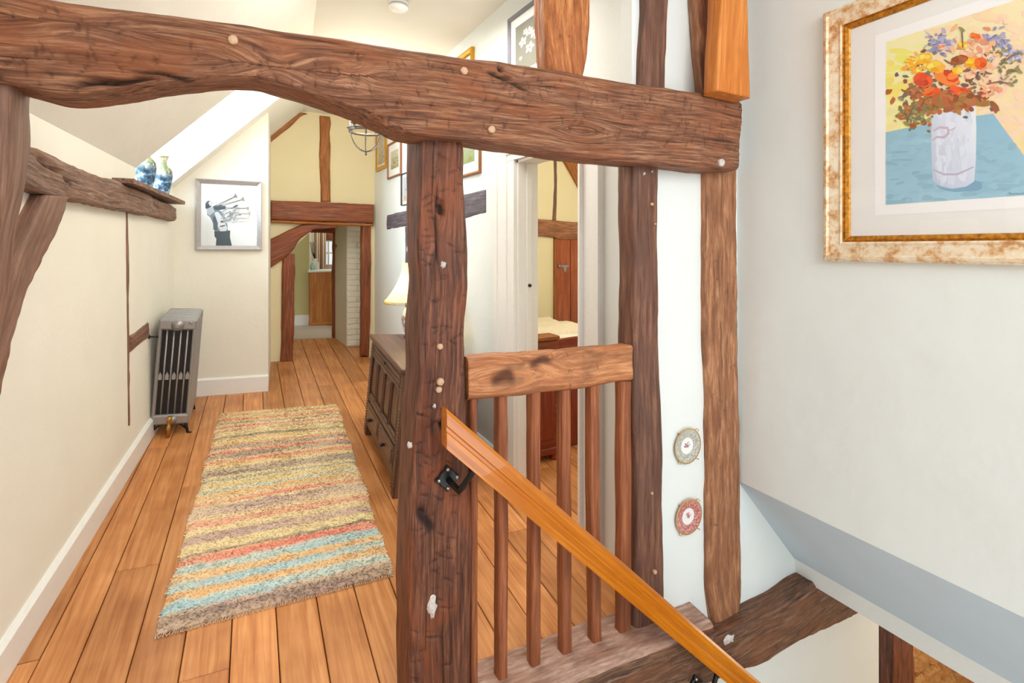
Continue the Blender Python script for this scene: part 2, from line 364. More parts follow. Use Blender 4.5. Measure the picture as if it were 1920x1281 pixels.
# vectorised value noise
_tab = np.random.RandomState(3).rand(4096)
def vn(p):
    i = np.floor(p).astype(np.int64); f = p-i; f = f*f*(3-2*f)
    def h(a, b, c): return _tab[(a*73+b*179+c*283+(a*b) % 97*7+(b*c) % 89*13) & 4095]
    x, y, z = i[..., 0], i[..., 1], i[..., 2]; r = 0
    for dx in (0, 1):
        wx = f[..., 0] if dx else 1-f[..., 0]
        for dy in (0, 1):
            wy = f[..., 1] if dy else 1-f[..., 1]
            for dz in (0, 1):
                wz = f[..., 2] if dz else 1-f[..., 2]
                r = r+wx*wy*wz*h(x+dx, y+dy, z+dz)
    return r-0.5
def fbm(p, o=3):
    r = 0; a = 1.0
    for k in range(o): r = r+a*vn(p*2**k+k*17.3); a *= 0.5
    return r

LAST = [0, 0]
def timber(name, A, B, D, mat, label=None, cat=None, group=None, res=0.012, rough=0.005, ridge=0.0015, ch=0.012, seed=1,
           cuts=0, knots=(), parent=None, edge=0.0, smooth=True, holes=()):
    """hewn timber: A and B are the two long edges of its front face, D the vector to its back face"""
    A = np.array(A, float); B = np.array(B, float); D = np.array(D, float)
    mid = (A+B)/2; sl = np.r_[0, np.cumsum(np.linalg.norm(np.diff(mid, axis=0), axis=1))]
    n = max(3, int(sl[-1]/res)+1); s = np.linspace(0, sl[-1], n)
    def rs(P):
        out = np.stack([np.interp(s, sl, P[:, k]) for k in range(3)], 1)
        if len(sl) > 2:            # soften polyline kinks
            w_ = max(1, int(0.03/res)); q = np.pad(out, ((w_, w_), (0, 0)), mode='reflect', reflect_type='odd')
            ker = np.ones(2*w_+1)/(2*w_+1); out = np.stack([np.convolve(q[:, k], ker, 'valid') for k in range(3)], 1)
        return out
    a_, b_ = rs(A), rs(B)
    W = np.linalg.norm(b_-a_, axis=1); wm = W.mean(); dl = np.linalg.norm(D); dn = D/dl
    ch = min(ch, wm*.25, dl*.3)
    m1 = max(2, int((wm-2*ch)/res)+1); m2 = max(2, int((dl-2*ch)/max(res, dl/8))+1)
    sec = []      # (fraction across, depth, face id)
    for q in np.linspace(ch/wm, 1-ch/wm, m1): sec.append((q, 0, 0))
    for q in np.linspace(ch, dl-ch, m2): sec.append((1, q, 1))
    for q in np.linspace(1-ch/wm, ch/wm, 3): sec.append((q, dl, 2))
    for q in np.linspace(dl-ch, ch, m2): sec.append((0, q, 3))
    sec = np.array(sec); m = len(sec); LAST[:] = [m1, m]
    q = sec[:, 0][None, :, None]; dep = sec[:, 1][None, :, None]
    P = a_[:, None, :]+(b_-a_)[:, None, :]*q+dn[None, None, :]*dep
    acr = ((b_-a_)/W[:, None])
    nr = np.zeros_like(P)
    for fid, sg in ((0, None), (1, 1), (2, None), (3, -1)):
        k = np.where(sec[:, 2] == fid)[0]
        if fid == 0: nr[:, k] = -dn
        elif fid == 2: nr[:, k] = dn
        else: nr[:, k] = sg*acr[:, None, :]
    S = np.repeat(s[:, None], m, 1); Q = sec[:, 0][None, :]*W[:, None]; Dp = np.repeat(sec[:, 1][None, :], n, 0)
    g = np.stack([S, Q, Dp], -1)+seed*3.17
    gw = g.copy()
    for (ks, kq, kr, ka) in knots:                   # grain flows round knots
        ds, dq = S-ks, Q-kq; rr = (ds/(2.2*kr))**2+(dq/kr)**2; wgt = np.exp(-rr)
        gw[..., 1] += ka*np.sign(dq+1e-6)*wgt*kr
        gw[..., 0] += 0.4*wgt*np.sin(rr*6)*kr
    gw[..., 1] += 0.012*fbm(g*np.array([2.5, 3, 3]), 2)
    disp = rough*2.2*fbm(g*np.array([5, 9, 9]), 3)+ridge*2*fbm(gw*np.array([9, 130, 130]), 2)
    cut = np.zeros_like(S)
    if edge:                                          # ragged arrises
        em = np.exp(-np.minimum(Q, W[:, None]-Q)/0.02)*(sec[:, 2] == 0)[None, :]
        disp -= edge*em*np.maximum(0, 1.6*fbm(g*np.array([14, 4, 4]), 3)+.3)
    rr = random.Random(seed)
    front = (sec[:, 2] == 0)[None, :]
    for k in range(cuts):                             # adze and chisel nicks
        cs, cq = rr.uniform(0, sl[-1]), rr.uniform(0.08, 0.92)*wm
        ln, wd, dp, an = rr.uniform(.012, .03), rr.uniform(.006, .012), rr.uniform(.003, .007), rr.uniform(-.6, .9)
        ds, dq = S-cs, Q-cq; u_ = ds*math.cos(an)*1.0+dq*math.sin(an); v_ = -ds*math.sin(an)+dq*math.cos(an)
        # long across the grain
        wq = np.clip(1-np.abs(v_)/ln, 0, 1); t_ = u_/wd
        saw = np.where((t_ > -0.25) & (t_ < 1), np.where(t_ < 0, (t_+.25)/.25, 1-t_), 0)
        dd = wq**.5*saw*front; disp -= dp*dd; cut = np.maximum(cut, np.where((t_ > -.3) & (t_ < .25), wq, 0)*front*.55)
    for (hs, hq, hl, hw, hd, ha) in holes:            # splits and hollows
        ds, dq = S-hs, Q-hq; u_ = ds*math.cos(ha)+dq*math.sin(ha); v_ = -ds*math.sin(ha)+dq*math.cos(ha)
        wob = 0.4*hw*np.sin(u_*60+seed)
        k_ = np.exp(-((u_/hl)**4)-((v_+wob)/hw)**2)*front; disp -= hd*k_; cut = np.maximum(cut, np.clip(k_*1.5-.3, 0, .95))
    P = P+nr*disp[..., None]
    V = P.reshape(-1, 3); f = []
    idx = np.arange(n*m).reshape(n, m); nx = np.roll(idx, -1, 1)
    quads = np.stack([idx[:-1], nx[:-1], nx[1:], idx[1:]], -1).reshape(-1, 4)
    fs = [tuple(x) for x in quads.tolist()]
    V = np.vstack([V, P[0].mean(0), P[-1].mean(0)]); c0, c1 = n*m, n*m+1
    fs += [(c0, int(nx[0, k]), int(idx[0, k])) for k in range(m)]+[(c1, int(idx[-1, k]), int(nx[-1, k])) for k in range(m)]
    me = bpy.data.meshes.new(name); me.from_pydata(V.tolist(), [], fs)
    # consistent outward normals
    nv = np.array([me.polygons[0].normal[k] for k in range(3)])
    if nv@(-dn) < 0: me.flip_normals()
    smf = np.ones(len(fs), bool); smf[len(quads):] = False
    if not smooth: smf[:] = False
    me.polygons.foreach_set('use_smooth', smf)
    G = np.vstack([gw.reshape(-1, 3), gw[0].mean(0), gw[-1].mean(0)]); at = me.attributes.new('grain', 'FLOAT_VECTOR', 'POINT')
    at.data.foreach_set('vector', G.astype(np.float32).ravel())
    ac = me.attributes.new('cut', 'FLOAT', 'POINT'); ac.data.foreach_set('value', np.r_[cut.ravel(), 0, 0].astype(np.float32))
    me.update()
    o = link(name, me, mat, parent)
    return tag(o, label, cat, group)

def pxY(y): return lambda p: onY(p[0], p[1], y)
def tpx(name, pairs, plane, D, mat, label=None, cat=None, **kw):
    """timber from matched pixel pairs (uA,vA,uB,vB) on a real plane"""
    return timber(name, [plane((a, b)) for a, b, c, d in pairs], [plane((c, d)) for a, b, c, d in pairs], D, mat, label, cat, **kw)
def peg(parent, u, v, y, r=0.011, mat='peg', name='peg', el=1.0):
    p = onY(u, v, y); mb = MB(); ax = Matrix(((1, 0, 0), (0, 0, -1), (0, 1, 0)))
    mb.lathe([(r, -0.012), (r, 0.003), (r*.8, 0.0055), (0.0001, 0.006)], (0, 0, 0), 14, ax)
    rr = random.Random(int(u*7+v)); mb.v = [(x*(1+.2*rr.random()), yy, z*el*(1+.2*rr.random())) for x, yy, z in mb.v]
    mb.v = [(x+p[0], yy+p[1], z+p[2]) for x, yy, z in mb.v]
    o = mb.build(name, mat, parent); return o
def scar(parent, u, v, y, w_, h_, seed):
    """patch of old filler stuck on the timber"""
    rr = random.Random(seed); p = onY(u, v, y); mb = MB(); n = 16; ring = []; ins = []
    for k in range(n):
        a = 2*math.pi*k/n; q = rr.uniform(.6, 1.1)
        ring.append((p[0]+w_*q*math.cos(a), p[1]+.003, p[2]+h_*q*math.sin(a))); ins.append((p[0]+.6*w_*q*math.cos(a), p[1]-.004-rr.random()*.003, p[2]+.6*h_*q*math.sin(a)))
    mb.add(ring+ins+[(p[0], p[1]-.006, p[2])], [(k, (k+1) % n, n+(k+1) % n, n+k) for k in range(n)]+[(n+k, n+(k+1) % n, 2*n) for k in range(n)], True)
    return mb.build('filler_patch', 'scar', parent)

# ================================================================== THE SETTING
def struct(mb, name, mat, parent=None, **kw):
    o = mb.build(name, mat, parent, **kw)
    if parent is None: o['kind'] = 'structure'
    return o
def slope(y, f):
    lx, lz = lwx(y), E+0.49; hx, hz = 0.345+0.05*(y-3), cz(y)
    return (lx+(hx-lx)*f, y, lz+(hz-lz)*f)
DY0, DY1, DZ0, DZ1, DX = 3.84, 4.80, E+0.36, E+1.40, -1.40     # dormer
# left wall, notched under the dormer
mb = MB(); lp = lambda y, z: (lwx(y), y, z)
mb.poly([lp(0.4, -0.3), lp(5.0, -0.3), lp(5.0, E+.49), lp(DY1, E+.49), lp(DY1, DZ0-.03), lp(DY0, DZ0-.03), lp(DY0, E+.49), lp(0.4, E+.49)], (-.09, 0, 0))
wall_left = struct(mb, 'wall_left', 'plaster_cream2')
# sloping ceiling with the dormer cut out of it
mb = MB(); th = (-.06, 0, .06)
def quad(y0, y1, f0, f1): mb.poly([slope(y0, f0), slope(y1, f0), slope(y1, f1), slope(y0, f1)], th)
fd = (1.40-.49)/(cz(4.3)-E-.49)
quad(0.4, DY0, 0, 1.0); quad(DY1, 6.0, 0, 1.0); quad(DY0, DY1, fd, 1.0)
struct(mb, 'ceiling_slope', 'plaster_warm')
mb = MB()
mb.poly([(slope(0.4, 1)[0]-.06, 0.4, cz(0.4)), (slope(6, 1)[0]-.06, 6, cz(6)), (6.0, 6, cz(6)), (6.0, 1.3, cz(1.3)), (1.62, 1.3, cz(1.3)), (1.62, 0.4, cz(0.4))], (0, 0, .08))
struct(mb, 'ceiling', 'plaster_warm')
# dormer cheeks, soffit and sill board bed
mb = MB()
for y, dy in ((DY0+.005, -.05), (DY1-.005, .05)):
    a, b = slope(y, 0), slope(y, fd)
    mb.poly([(a[0]-.004, y, DZ0-.03), (a[0]-.004, y, a[2]), (b[0]-.004, y, b[2]), (DX, y, DZ1+.004), (DX, y, DZ0-.03)], (0, dy, 0))
mb.box(DX, DY0, DZ1, slope(4.3, fd)[0], DY1, DZ1+.05); mb.box(DX, DY0, DZ0-.06, -.62, DY1, DZ0-.02)
struct(mb, 'wall_dormer', 'gloss_white')
# dormer window: frame, mullion and panes
mb = MB()
for y in (DY0+.03, (DY0+DY1)/2, DY1-.03): mb.box(DX-.03, y-.03, DZ0, DX+.03, y+.03, DZ1, .006)
for z in (DZ0+.03, DZ1-.03): mb.box(DX-.029, DY0, z-.03, DX+.029, DY1, z+.03, .006)
mb.box(DX-.015, DY0, (DZ0+DZ1)/2-.012, DX+.015, DY1, (DZ0+DZ1)/2+.012, .003)
win = struct(mb, 'window_1', 'gloss_white')
for y0, y1 in ((DY0+.06, (DY0+DY1)/2-.03), ((DY0+DY1)/2+.03, DY1-.06)):
    for z0, z1 in ((DZ0+.06, (DZ0+DZ1)/2-.012), ((DZ0+DZ1)/2+.012, DZ1-.06)):
        MB().box(DX-.003, y0, z0, DX+.003, y1, z1).build('pane', 'glass', win)
# end wall with the trumpeter picture, runs back as a solid return to the far wall
ex0, ex1 = -0.62, float(onY(503, 460, EY)[0])
def slz(x, y): a, b = slope(y, 0), slope(y, 1); return a[2]+(x-a[0])/(b[0]-a[0])*(b[2]-a[2])
mb = MB(); mb.poly([(ex0, EY, -.3), (ex1, EY, -.3), (ex1, EY, slz(ex1, EY)+.01), (ex0, EY, slz(ex0, EY)+.01)], (.05, .98, 0))
struct(mb, 'wall_end', 'plaster_cream2')
# far wall: doorway notch follows the arched brace
fx = lambda u: float(onY(u, 460, FY)[0]); fz = lambda v, u=600: float(onY(u, v, FY)[2])
mb = MB(); y = FY
xl, xr = fx(541), fx(689)
mb.poly([(.1, y, 0), (xl, y, 0), (xl, y, fz(478, 541)), (fx(560), y, fz(455, 560)), (fx(590), y, fz(428, 590)), (fx(612), y, fz(414, 612)), (xr, y, fz(414, 690)), (xr, y, 0), (1.45, y, 0), (1.45, y, 3.3), (.1, y, 3.3)], (0, .10, 0))
struct(mb, 'wall_far', 'plaster_yellow')
# right wall with the bedroom doorway
e = Vector((RW1[0]-RW0[0], RW1[1]-RW0[1])).normalized(); wn = (e.y*.10, -e.x*.10, 0)
dy0, dy1 = float(onRW(1099, 600)[1]), float(onRW(968, 600)[1]); dz = float(onRW(968, 300)[2])
rp_ = lambda y, z: (rwx(y), y, z)
mb = MB(); mb.poly([rp_(1.66, -.3), rp_(dy0, -.3), rp_(dy0, dz), rp_(dy1, dz), rp_(dy1, -.3), rp_(5.95, -.3), rp_(5.95, 3.2), rp_(1.66, 3.25)], wn)
struct(mb, 'wall_right', 'plaster')
# plaster panels of the stair partition, down to the sleeper beam
mb = MB()
mb.poly([(1.38, 1.635, E-1.50), (1.38, 1.635, 3.25), (2.12, 1.635, 3.25), (2.12, 1.635, E-1.06), (2.8, 1.635, E-1.5), (2.8, 1.635, E-1.72), (1.9, 1.635, E-1.72), (1.6, 1.635, E-1.6)], (0, .07, 0))
struct(mb, 'wall_partition', 'plaster')
# stair wall, sloping soffit and white lip below it
mb = MB(); mb.box(SX, -1.6, E-1.074, SX+.12, 1.64, 3.3); struct(mb, 'wall_stair', 'plaster')
mb = MB(); y0 = 1.64
mb.poly([(SX+.001, y0, E-1.074), (2.41, y0, E-1.547), (2.46, y0, E-1.50), (SX+.08, y0, E-1.0)], (0, -3.2, 0)); struct(mb, 'ceiling_stair_soffit', 'soffit_grey')
mb = MB(); mb.poly([(2.41, y0, E-1.547), (2.43, y0, E-1.64), (5.6, y0, E-1.64), (5.6, y0, E-1.54), (2.46, y0, E-1.50)], (0, -3.2, 0)); struct(mb, 'trim_stair_lip', 'gloss_white')
mb = MB(); mb.box(0.5, 1.72, E-3.6, 3.32, 1.80, E-1.90); struct(mb, 'wall_lower', 'plaster')

# floor: sub-floor slab and every board
mb = MB()
def fslab(x0, x1, y0, y1, t0, t1, mb):
    mb.add([(x0, y0, F(x0, y0)-t1), (x1, y0, F(x1, y0)-t1), (x1, y1, F(x1, y1)-t1), (x0, y1, F(x0, y1)-t1),
            (x0, y0, F(x0, y0)-t0), (x1, y0, F(x1, y0)-t0), (x1, y1, F(x1, y1)-t0), (x0, y1, F(x0, y1)-t0)],
           [(0, 3, 2, 1), (4, 5, 6, 7), (0, 1, 5, 4), (1, 2, 6, 5), (2, 3, 7, 6), (3, 0, 4, 7)])
fslab(-.9, .60, .3, 6.9, .022, .10, mb); fslab(.60, 3.4, 1.70, 6.9, .022, .10, mb)
floor = struct(mb, 'floor', plain('underfloor_dark', C(54, 34, 24), 0.9))
M['plank_pale'] = plankmat('floor_pale_pine', C(206, 150, 84), C(226, 178, 110), C(236, 196, 132))
def plank(x0, x1, y0, y1, mat='plank'):
    g = 0.0018; fan = lambda x, y: x+max(0, min(.035, -x*.045))*(y-2.0)
    b = .003; dzr = R.uniform(-.0012, .0012)
    V = []
    for z, ins in ((-.021, 0), (-b+dzr, 0), (dzr, b)):
        for (x, y) in ((x0+g+ins, y0+g+ins), (x1-g-ins, y0+g+ins), (x1-g-ins, y1-g-ins), (x0+g+ins, y1-g-ins)):
            X = fan(x, y); V.append((X, y, F(X, y)+z))
    f = [(8, 9, 10, 11)]+[(i, (i+1) % 4, (i+1) % 4+4, i+4) for i in range(4)]+[(4+i, 4+(i+1) % 4, (i+1) % 4+8, i+8) for i in range(4)]
    m_ = MB(); m_.add(V, f); o = m_.build('plank', mat, floor); return o
xb = [-.92, -.80, -.655, -.535, -.372, -.218, -.066, .088, .241, .393, .545, .70, .852, 1.01, 1.165, 1.32, 1.475, 1.63, 1.79, 1.95, 2.11, 2.27, 2.44, 2.6, 2.78, 2.95]
rr = random.Random(11)
for i in range(len(xb)-1):
    xa, xc = xb[i], xb[i+1]; y = 0.35 if xc < .56 else (1.62 if xc < 1.5 else 1.71)
    joints = {3: [2.72, 4.6], 4: [2.0, 3.4, 5.6], 1: [2.3, 3.9], 6: [5.2], 8: [4.3], 9: [5.1]}.get(i)
    if joints is None:
        joints = []; q = y+rr.uniform(.7, 2.6)
        while q < 6.3: joints.append(q); q += rr.uniform(1.3, 2.8)
    ys = [y]+joints+[6.86]
    if xc > 1.6: ys = [y_ for y_ in ys if y_ < 5.1]+[5.25]
    for a, b in zip(ys[:-1], ys[1:]):
        plank(xa, xc, a, b, 'plank_pale' if (i == 4 and a < 1.0) else 'plank')
# skirting boards
mb = MB(); hb = .125
def skirt(p, q, n, h, t):
    (x0, y0), (x1, y1) = p, q; nx, ny = n[0]*t, n[1]*t
    v = []
    for zf in (0, h-.012, h):
        s_ = 1.0 if zf < h else .45
        for (x, y) in ((x0, y0), (x1, y1), (x1+nx*s_, y1+ny*s_), (x0+nx*s_, y0+ny*s_)): v.append((x, y, F(x, y)+zf))
    mb.add(v, [(0, 1, 2, 3), (8, 11, 10, 9)]+[(a+i, a+4+i, a+4+(i+1) % 4, a+(i+1) % 4) for a in (0, 4) for i in range(4)])
skirt((lwx(.4), .4), (lwx(EY), EY), (1, 0), .128, .022); struct(mb, 'baseboard_left', 'gloss_white')
mb = MB(); skirt((lwx(EY)+.02, EY), (ex1, EY), (0, -1), .142, .02); struct(mb, 'baseboard_end', 'gloss_white')
mb = MB(); skirt((rwx(dy1+.12), dy1+.12), (rwx(5.7), 5.7), (-1, 0), .13, .02); struct(mb, 'baseboard_right', 'gloss_white')

# bedroom doorway: moulded casing, lining and door stop
mb = MB()
def cas(y0, y1, z0, z1, t): mb.poly([(rwx(y0)-t, y0, z0), (rwx(y1)-t, y1, z0), (rwx(y1)-t, y1, z1), (rwx(y0)-t, y0, z1)], (t, 0, 0))
fz0 = F(1.45, 2.4)-.1
yo = float(onRW(934, 500)[1]); yn = float(onRW(1133, 500)[1])
for k, t in ((0, .018), (.35, .026), (.82, .034)):
    cas(dy1+(yo-dy1)*k, yo, fz0, dz+.115, t) if k else cas(dy1, yo, fz0, dz+.115, t)
    cas(yn+t*.15, dy0-(dy0-yn)*k, fz0, dz+.115-t*.1, t)
    cas(yn+t*.2, yo-.002, dz+.115*k, dz+.117+t*.05, t+.002)
dr = struct(mb, 'door_1', 'gloss_white')
mb = MB()
for y0, y1 in ((dy1-.018, dy1), (dy0, dy0+.018)): mb.box(rwx(2.5)-.015, y0, fz0, rwx(2.5)+.125, y1, dz, .002)
mb.box(rwx(2.5)-.015, dy0, dz-.018, rwx(2.5)+.125, dy1, dz, .002)
for y0, y1 in ((dy1-.032, dy1-.018), (dy0+.018, dy0+.032)): mb.box(rwx(2.5)+.04, y0, fz0, rwx(2.5)+.075, y1, dz-.018, .002)
mb.build('door_lining', 'gloss_white', dr)
p = onY(990, 529, dy1-.02); mb = MB(); mb.box(p[0]-.008, p[1]-.004, p[2]-.045, p[0]+.014, p[1]+.002, p[2]+.045, .002)
mb.lathe([(.012, 0), (.010, .02), (.0001, .024)], (p[0]+.004, p[1]-.003, p[2]-.02), 12, Matrix(((1, 0, 0), (0, 0, -1), (0, 1, 0))))
mb.build('strike_plate', 'black', dr)

# bedroom shell
BY = 5.2
mb = MB(); mb.box(1.36, BY, -.4, 5.6, BY+.1, 3.2); struct(mb, 'wall_bedroom_back', 'plaster_yellow')
mb = MB(); mb.box(5.0, 1.6, -.4, 5.1, BY, 3.2); mb.box(2.12, 1.64, E-1.5, 5.1, 1.70, 3.2); struct(mb, 'wall_bedroom_side', 'plaster_warm')
# passage and far room
mb = MB(); bx, by = [float(t) for t in onF(650, 650)[:2]]
mb.poly([(bx, by, F(bx, by)-.02), (1.5, by+.02, 0), (1.5, 6.95, 0), (.945, 6.95, 0)], (0, 0, 2.4))
wall_chim = struct(mb, 'wall_chimney', 'plaster_warm')
bz = F(bx, by)
for k in range(26):                                  # painted bricks on both faces of the breast
    z0 = bz+.004+k*.066; o_ = R.uniform(-.003, .003)
    for j in range(2):
        xa = bx+(0 if j == 0 else .12+.1*(k % 2)); xc = bx+.10+.1*(k % 2) if j == 0 else bx+.34
        m_ = MB(); t = .008+o_; m_.box(xa+.002, by-t, z0, xc+.016, by+.012, z0+.060, .006); m_.build('brick', 'plaster_warm', wall_chim)
mb = MB(); mb.box(.10, 5.99, -.2, .20, 6.95, 2.2); struct(mb, 'wall_passage', 'plaster_olive')
mb = MB(); mb.box(.1, 5.95, fz(400), 1.6, 6.92, fz(400)+.08); struct(mb, 'ceiling_passage', 'plaster_warm')
mb = MB(); xw = float(onY(580, 500, 7.7)[0])
mb.box(-.6, 7.70, -.2, xw, 7.80, 2.6); mb.box(-.6, 6.93, -.2, -.5, 7.8, 2.6); struct(mb, 'wall_far_room', 'plaster_olive')
mb = MB(); mb.box(xw-.02, 7.682, 0.1, xw, 7.70, F(.6, 7.7)+.13); mb.box(-.5, 7.68, .1, xw, 7.70, F(.6, 7.7)+.14, .004); struct(mb, 'baseboard_far', 'gloss_white')
mb = MB(); fslab(-.6, 2.2, 6.88, 9.0, -.004, .1, mb); cp = struct(mb, 'floor_carpet', plain('beige_carpet', C(222, 212, 204), 0.95, bump=0.5, bscale=200, var=0.05))
wy = 8.7
wx0, wx1 = float(onY(603, 470, wy)[0]), float(onY(640, 470, wy)[0]); wz0, wz1 = float(onY(615, 497, wy)[2]), float(onY(615, 452, wy)[2])
mb = MB(); mb.box(-.6, wy, -.2, wx0, wy+.1, 2.6); mb.box(wx1, wy, -.2, 2.3, wy+.1, 2.6); mb.box(wx0, wy, -.2, wx1, wy+.1, wz0); mb.box(wx0, wy, wz1, wx1, wy+.1, 2.6)
mb.box(2.2, 6.93, -.2, 2.3, wy, 2.6); struct(mb, 'wall_far_window', 'plaster_warm')
mb = MB(); mb.box(-.6, 6.93, 2.5, 2.3, wy+.1, 2.6); struct(mb, 'ceiling_far_room', 'plaster_warm')
mb = MB(); t = .022
for x in (wx0, wx0+(wx1-wx0)/3, wx0+(wx1-wx0)*2/3, wx1): mb.box(x-t*.5, wy-.02, wz0, x+t*.5, wy+.02, wz1, .003)
for z in (wz0, (wz0+wz1)/2, wz1): mb.box(wx0, wy-.018, z-t*.5, wx1, wy+.018, z+t*.5, .003)
w2 = struct(mb, 'window_2', 'gloss_white')
for i in range(3):
    for j in range(2):
        xa = wx0+(wx1-wx0)*i/3; za = wz0+(wz1-wz0)*j/2
        MB().box(xa+.011, wy-.002, za+.011, xa+(wx1-wx0)/3-.011, wy+.002, za+(wz1-wz0)/2-.011).build('pane', 'glass', w2)
MB().box(wx0-.1, wy-.10, wz0-.10, wx1+.05, wy-.02, wz0-.05, .004).build('window_board', 'pine', w2, grain='x')

# ================================================================== TIMBERS
V = np.array
tie = tpx('tie_beam', [(-340, -71, -340, 115), (-75, -26, -75, 143), (0, -14, 0, 152), (54, -8, 54, 166), (101, -3, 101, 177), (161, 6, 161, 175), (235, 15, 235, 165), (302, 25, 302, 153), (369, 34, 369, 147), (416, 40, 416, 143),
      (480, 50, 480, 143), (547, 60, 547, 163), (597, 66, 597, 178), (670, 77, 670, 201), (728, 85, 728, 233), (772, 91, 772, 252), (868, 105, 868, 259), (900, 110, 900, 263), (1034, 131, 1034, 284),
      (1125, 146, 1125, 298), (1237, 162, 1237, 308), (1322, 174, 1322, 316), (1391, 190, 1386, 319)], pxY(1.52), (0, .15, 0), 'beam',
      'long arched old oak tie beam crossing the whole landing overhead', 'beam', res=.0055, rough=.005, ridge=.0022, seed=4, cuts=260, edge=.006,
      knots=((.83, .10, .05, .9), (1.03, .10, .03, .8), (1.82, .20, .05, -.9), (.4, .05, .05, .5), (1.58, .06, .03, .7)),
      holes=((.47, .175, .09, .007, .035, -.18), (.60, .150, .11, .005, .02, .04), (1.50, .045, .05, .007, .025, .1), (1.57, .07, .04, .005, .02, .25), (1.50, .02, .01, .01, .02, 0)))
for (u, v) in ((437, 75), (870, 133), (922, 243)): peg(tie, u, v, 1.515, .011)
peg(tie, 1353, 305, 1.515, .015, 'scar', 'filler_patch')
post = tpx('newel_post', [(790, 250, 868, 256), (788, 330, 870, 330), (785, 420, 877, 420), (786, 490, 878, 490), (790, 517, 876, 517), (786, 630, 875, 630), (786, 700, 875, 700), (778, 760, 876, 760), (775, 855, 880, 855),
      (770, 965, 886, 965), (768, 1100, 885, 1100), (766, 1281, 883, 1281), (765, 1420, 883, 1420)], pxY(1.585), (-.005, .15, 0), 'post',
      'stout dark oak post with the handrail bracket, under the tie beam', 'post', res=.0055, rough=.005, ridge=.0016, seed=9, cuts=150, edge=.006,
      knots=((.35, .06, .03, .8), (.95, .09, .03, -.8)), holes=((.24, .075, .02, .012, .02, 0), (.95, .10, .02, .012, .012, .4), (.3, .06, .14, .003, .012, 0), (1.25, .05, .05, .02, .006, .3)))
for (u, v, r) in ((825, 650, .009), (826, 716, .011), (823, 731, .009)): peg(post, u, v, 1.58, r)
scar(post, 832, 497, 1.58, .012, .014, 1); scar(post, 811, 1140, 1.577, .017, .045, 2); scar(post, 769, 835, 1.577, .010, .012, 3); scar(post, 815, 762, 1.578, .007, .008, 4)
lpost = tpx('wall_post', [(-60, 140, 22, 150), (-62, 265, 17, 265), (-66, 350, 9, 350), (-75, 450, -7, 450), (-90, 550, -23, 550), (-110, 750, -54, 750), (-150, 1100, -88, 1100), (-152, 1770, -86, 1770)], pxY(1.56), (0, .13, 0), 'brace',
      'brown oak post at the left end of the tie beam', 'post', seed=12, edge=.006, rough=.006)
post2 = tpx('stud_post', [(1187, 296, 1237, 302), (1190, 480, 1236, 480), (1188, 640, 1237, 640), (1190, 740, 1241, 740), (1194, 860, 1245, 860), (1194, 960, 1245, 960), (1195, 1050, 1248, 1050), (1192, 1215, 1249, 1215)], pxY(1.60), (0, .11, 0), 'post_dark',
      'dark oak post at the right end of the balustrade rail', 'post', res=.008, seed=21, edge=.005)
for (u, v, r) in ((1222, 383, .006), (1228, 420, .004), (1228, 1073, .008), (1222, 925, .005)): peg(post2, u, v, 1.597, r)
scar(post2, 1208, 325, 1.597, .006, .010, 7); scar(post2, 1222, 322, 1.597, .005, .007, 8)
post3 = tpx('stud_post', [(1325, 310, 1383, 318), (1326, 600, 1386, 600), (1330, 740, 1388, 740), (1332, 900, 1391, 900), (1331, 1000, 1392, 1000), (1331, 1100, 1393, 1100), (1340, 1172, 1388, 1172)], pxY(1.60), (0, .10, 0), 'orange',
      'light brown oak post against the stair wall, right of two plates', 'post', res=.008, seed=33, edge=.008, rough=.006, cuts=20)
M['orange_dull'] = wood('mid_oak', C(104, 66, 44), C(162, 108, 74), C(198, 146, 106), C(130, 82, 54), 0.55, 0.8, (7, 60, 60), 0.6, 0.5)
post3.data.materials[0] = M['orange_dull']
tpx('roof_post', [(1024, -345, 1112, -330), (1025, 0, 1110, 0), (1026, 50, 1108, 50), (1028, 100, 1104, 100), (1034, 142, 1096, 150)], pxY(1.58), (0, .10, 0), 'orange',
    'rough orange oak post standing on the tie beam beside the flower print', 'post', res=.008, seed=41, edge=.012, rough=.009, cuts=14)
tpx('roof_post', [(1213, -300, 1258, -290), (1213, 0, 1256, 0), (1208, 150, 1250, 150), (1206, 176, 1249, 180)], pxY(1.585), (0, .11, 0), 'post_dark',
    'smooth dark brown oak post standing on the tie beam', 'post', res=.010, seed=42, edge=.004)
tpx('roof_post', [(1304, -270, 1352, -265), (1307, 0, 1352, 0), (1314, 90, 1352, 90), (1322, 182, 1352, 184)], pxY(1.575), (0, .06, 0), 'orange_dull',
    'slim weathered oak post half behind the new orange timber', 'post', res=.009, seed=43, edge=.008, rough=.006)
tpx('oak_block', [(1354, -290, 1402, -280), (1354, 0, 1403, 0), (1348, 90, 1405, 90), (1345, 170, 1408, 184)], pxY(1.44), (0, .075, 0), 'newoak',
    'new sawn orange oak timber ending square on the tie beam', 'post', res=.012, seed=44, rough=.0012, ridge=.0003, ch=.006)

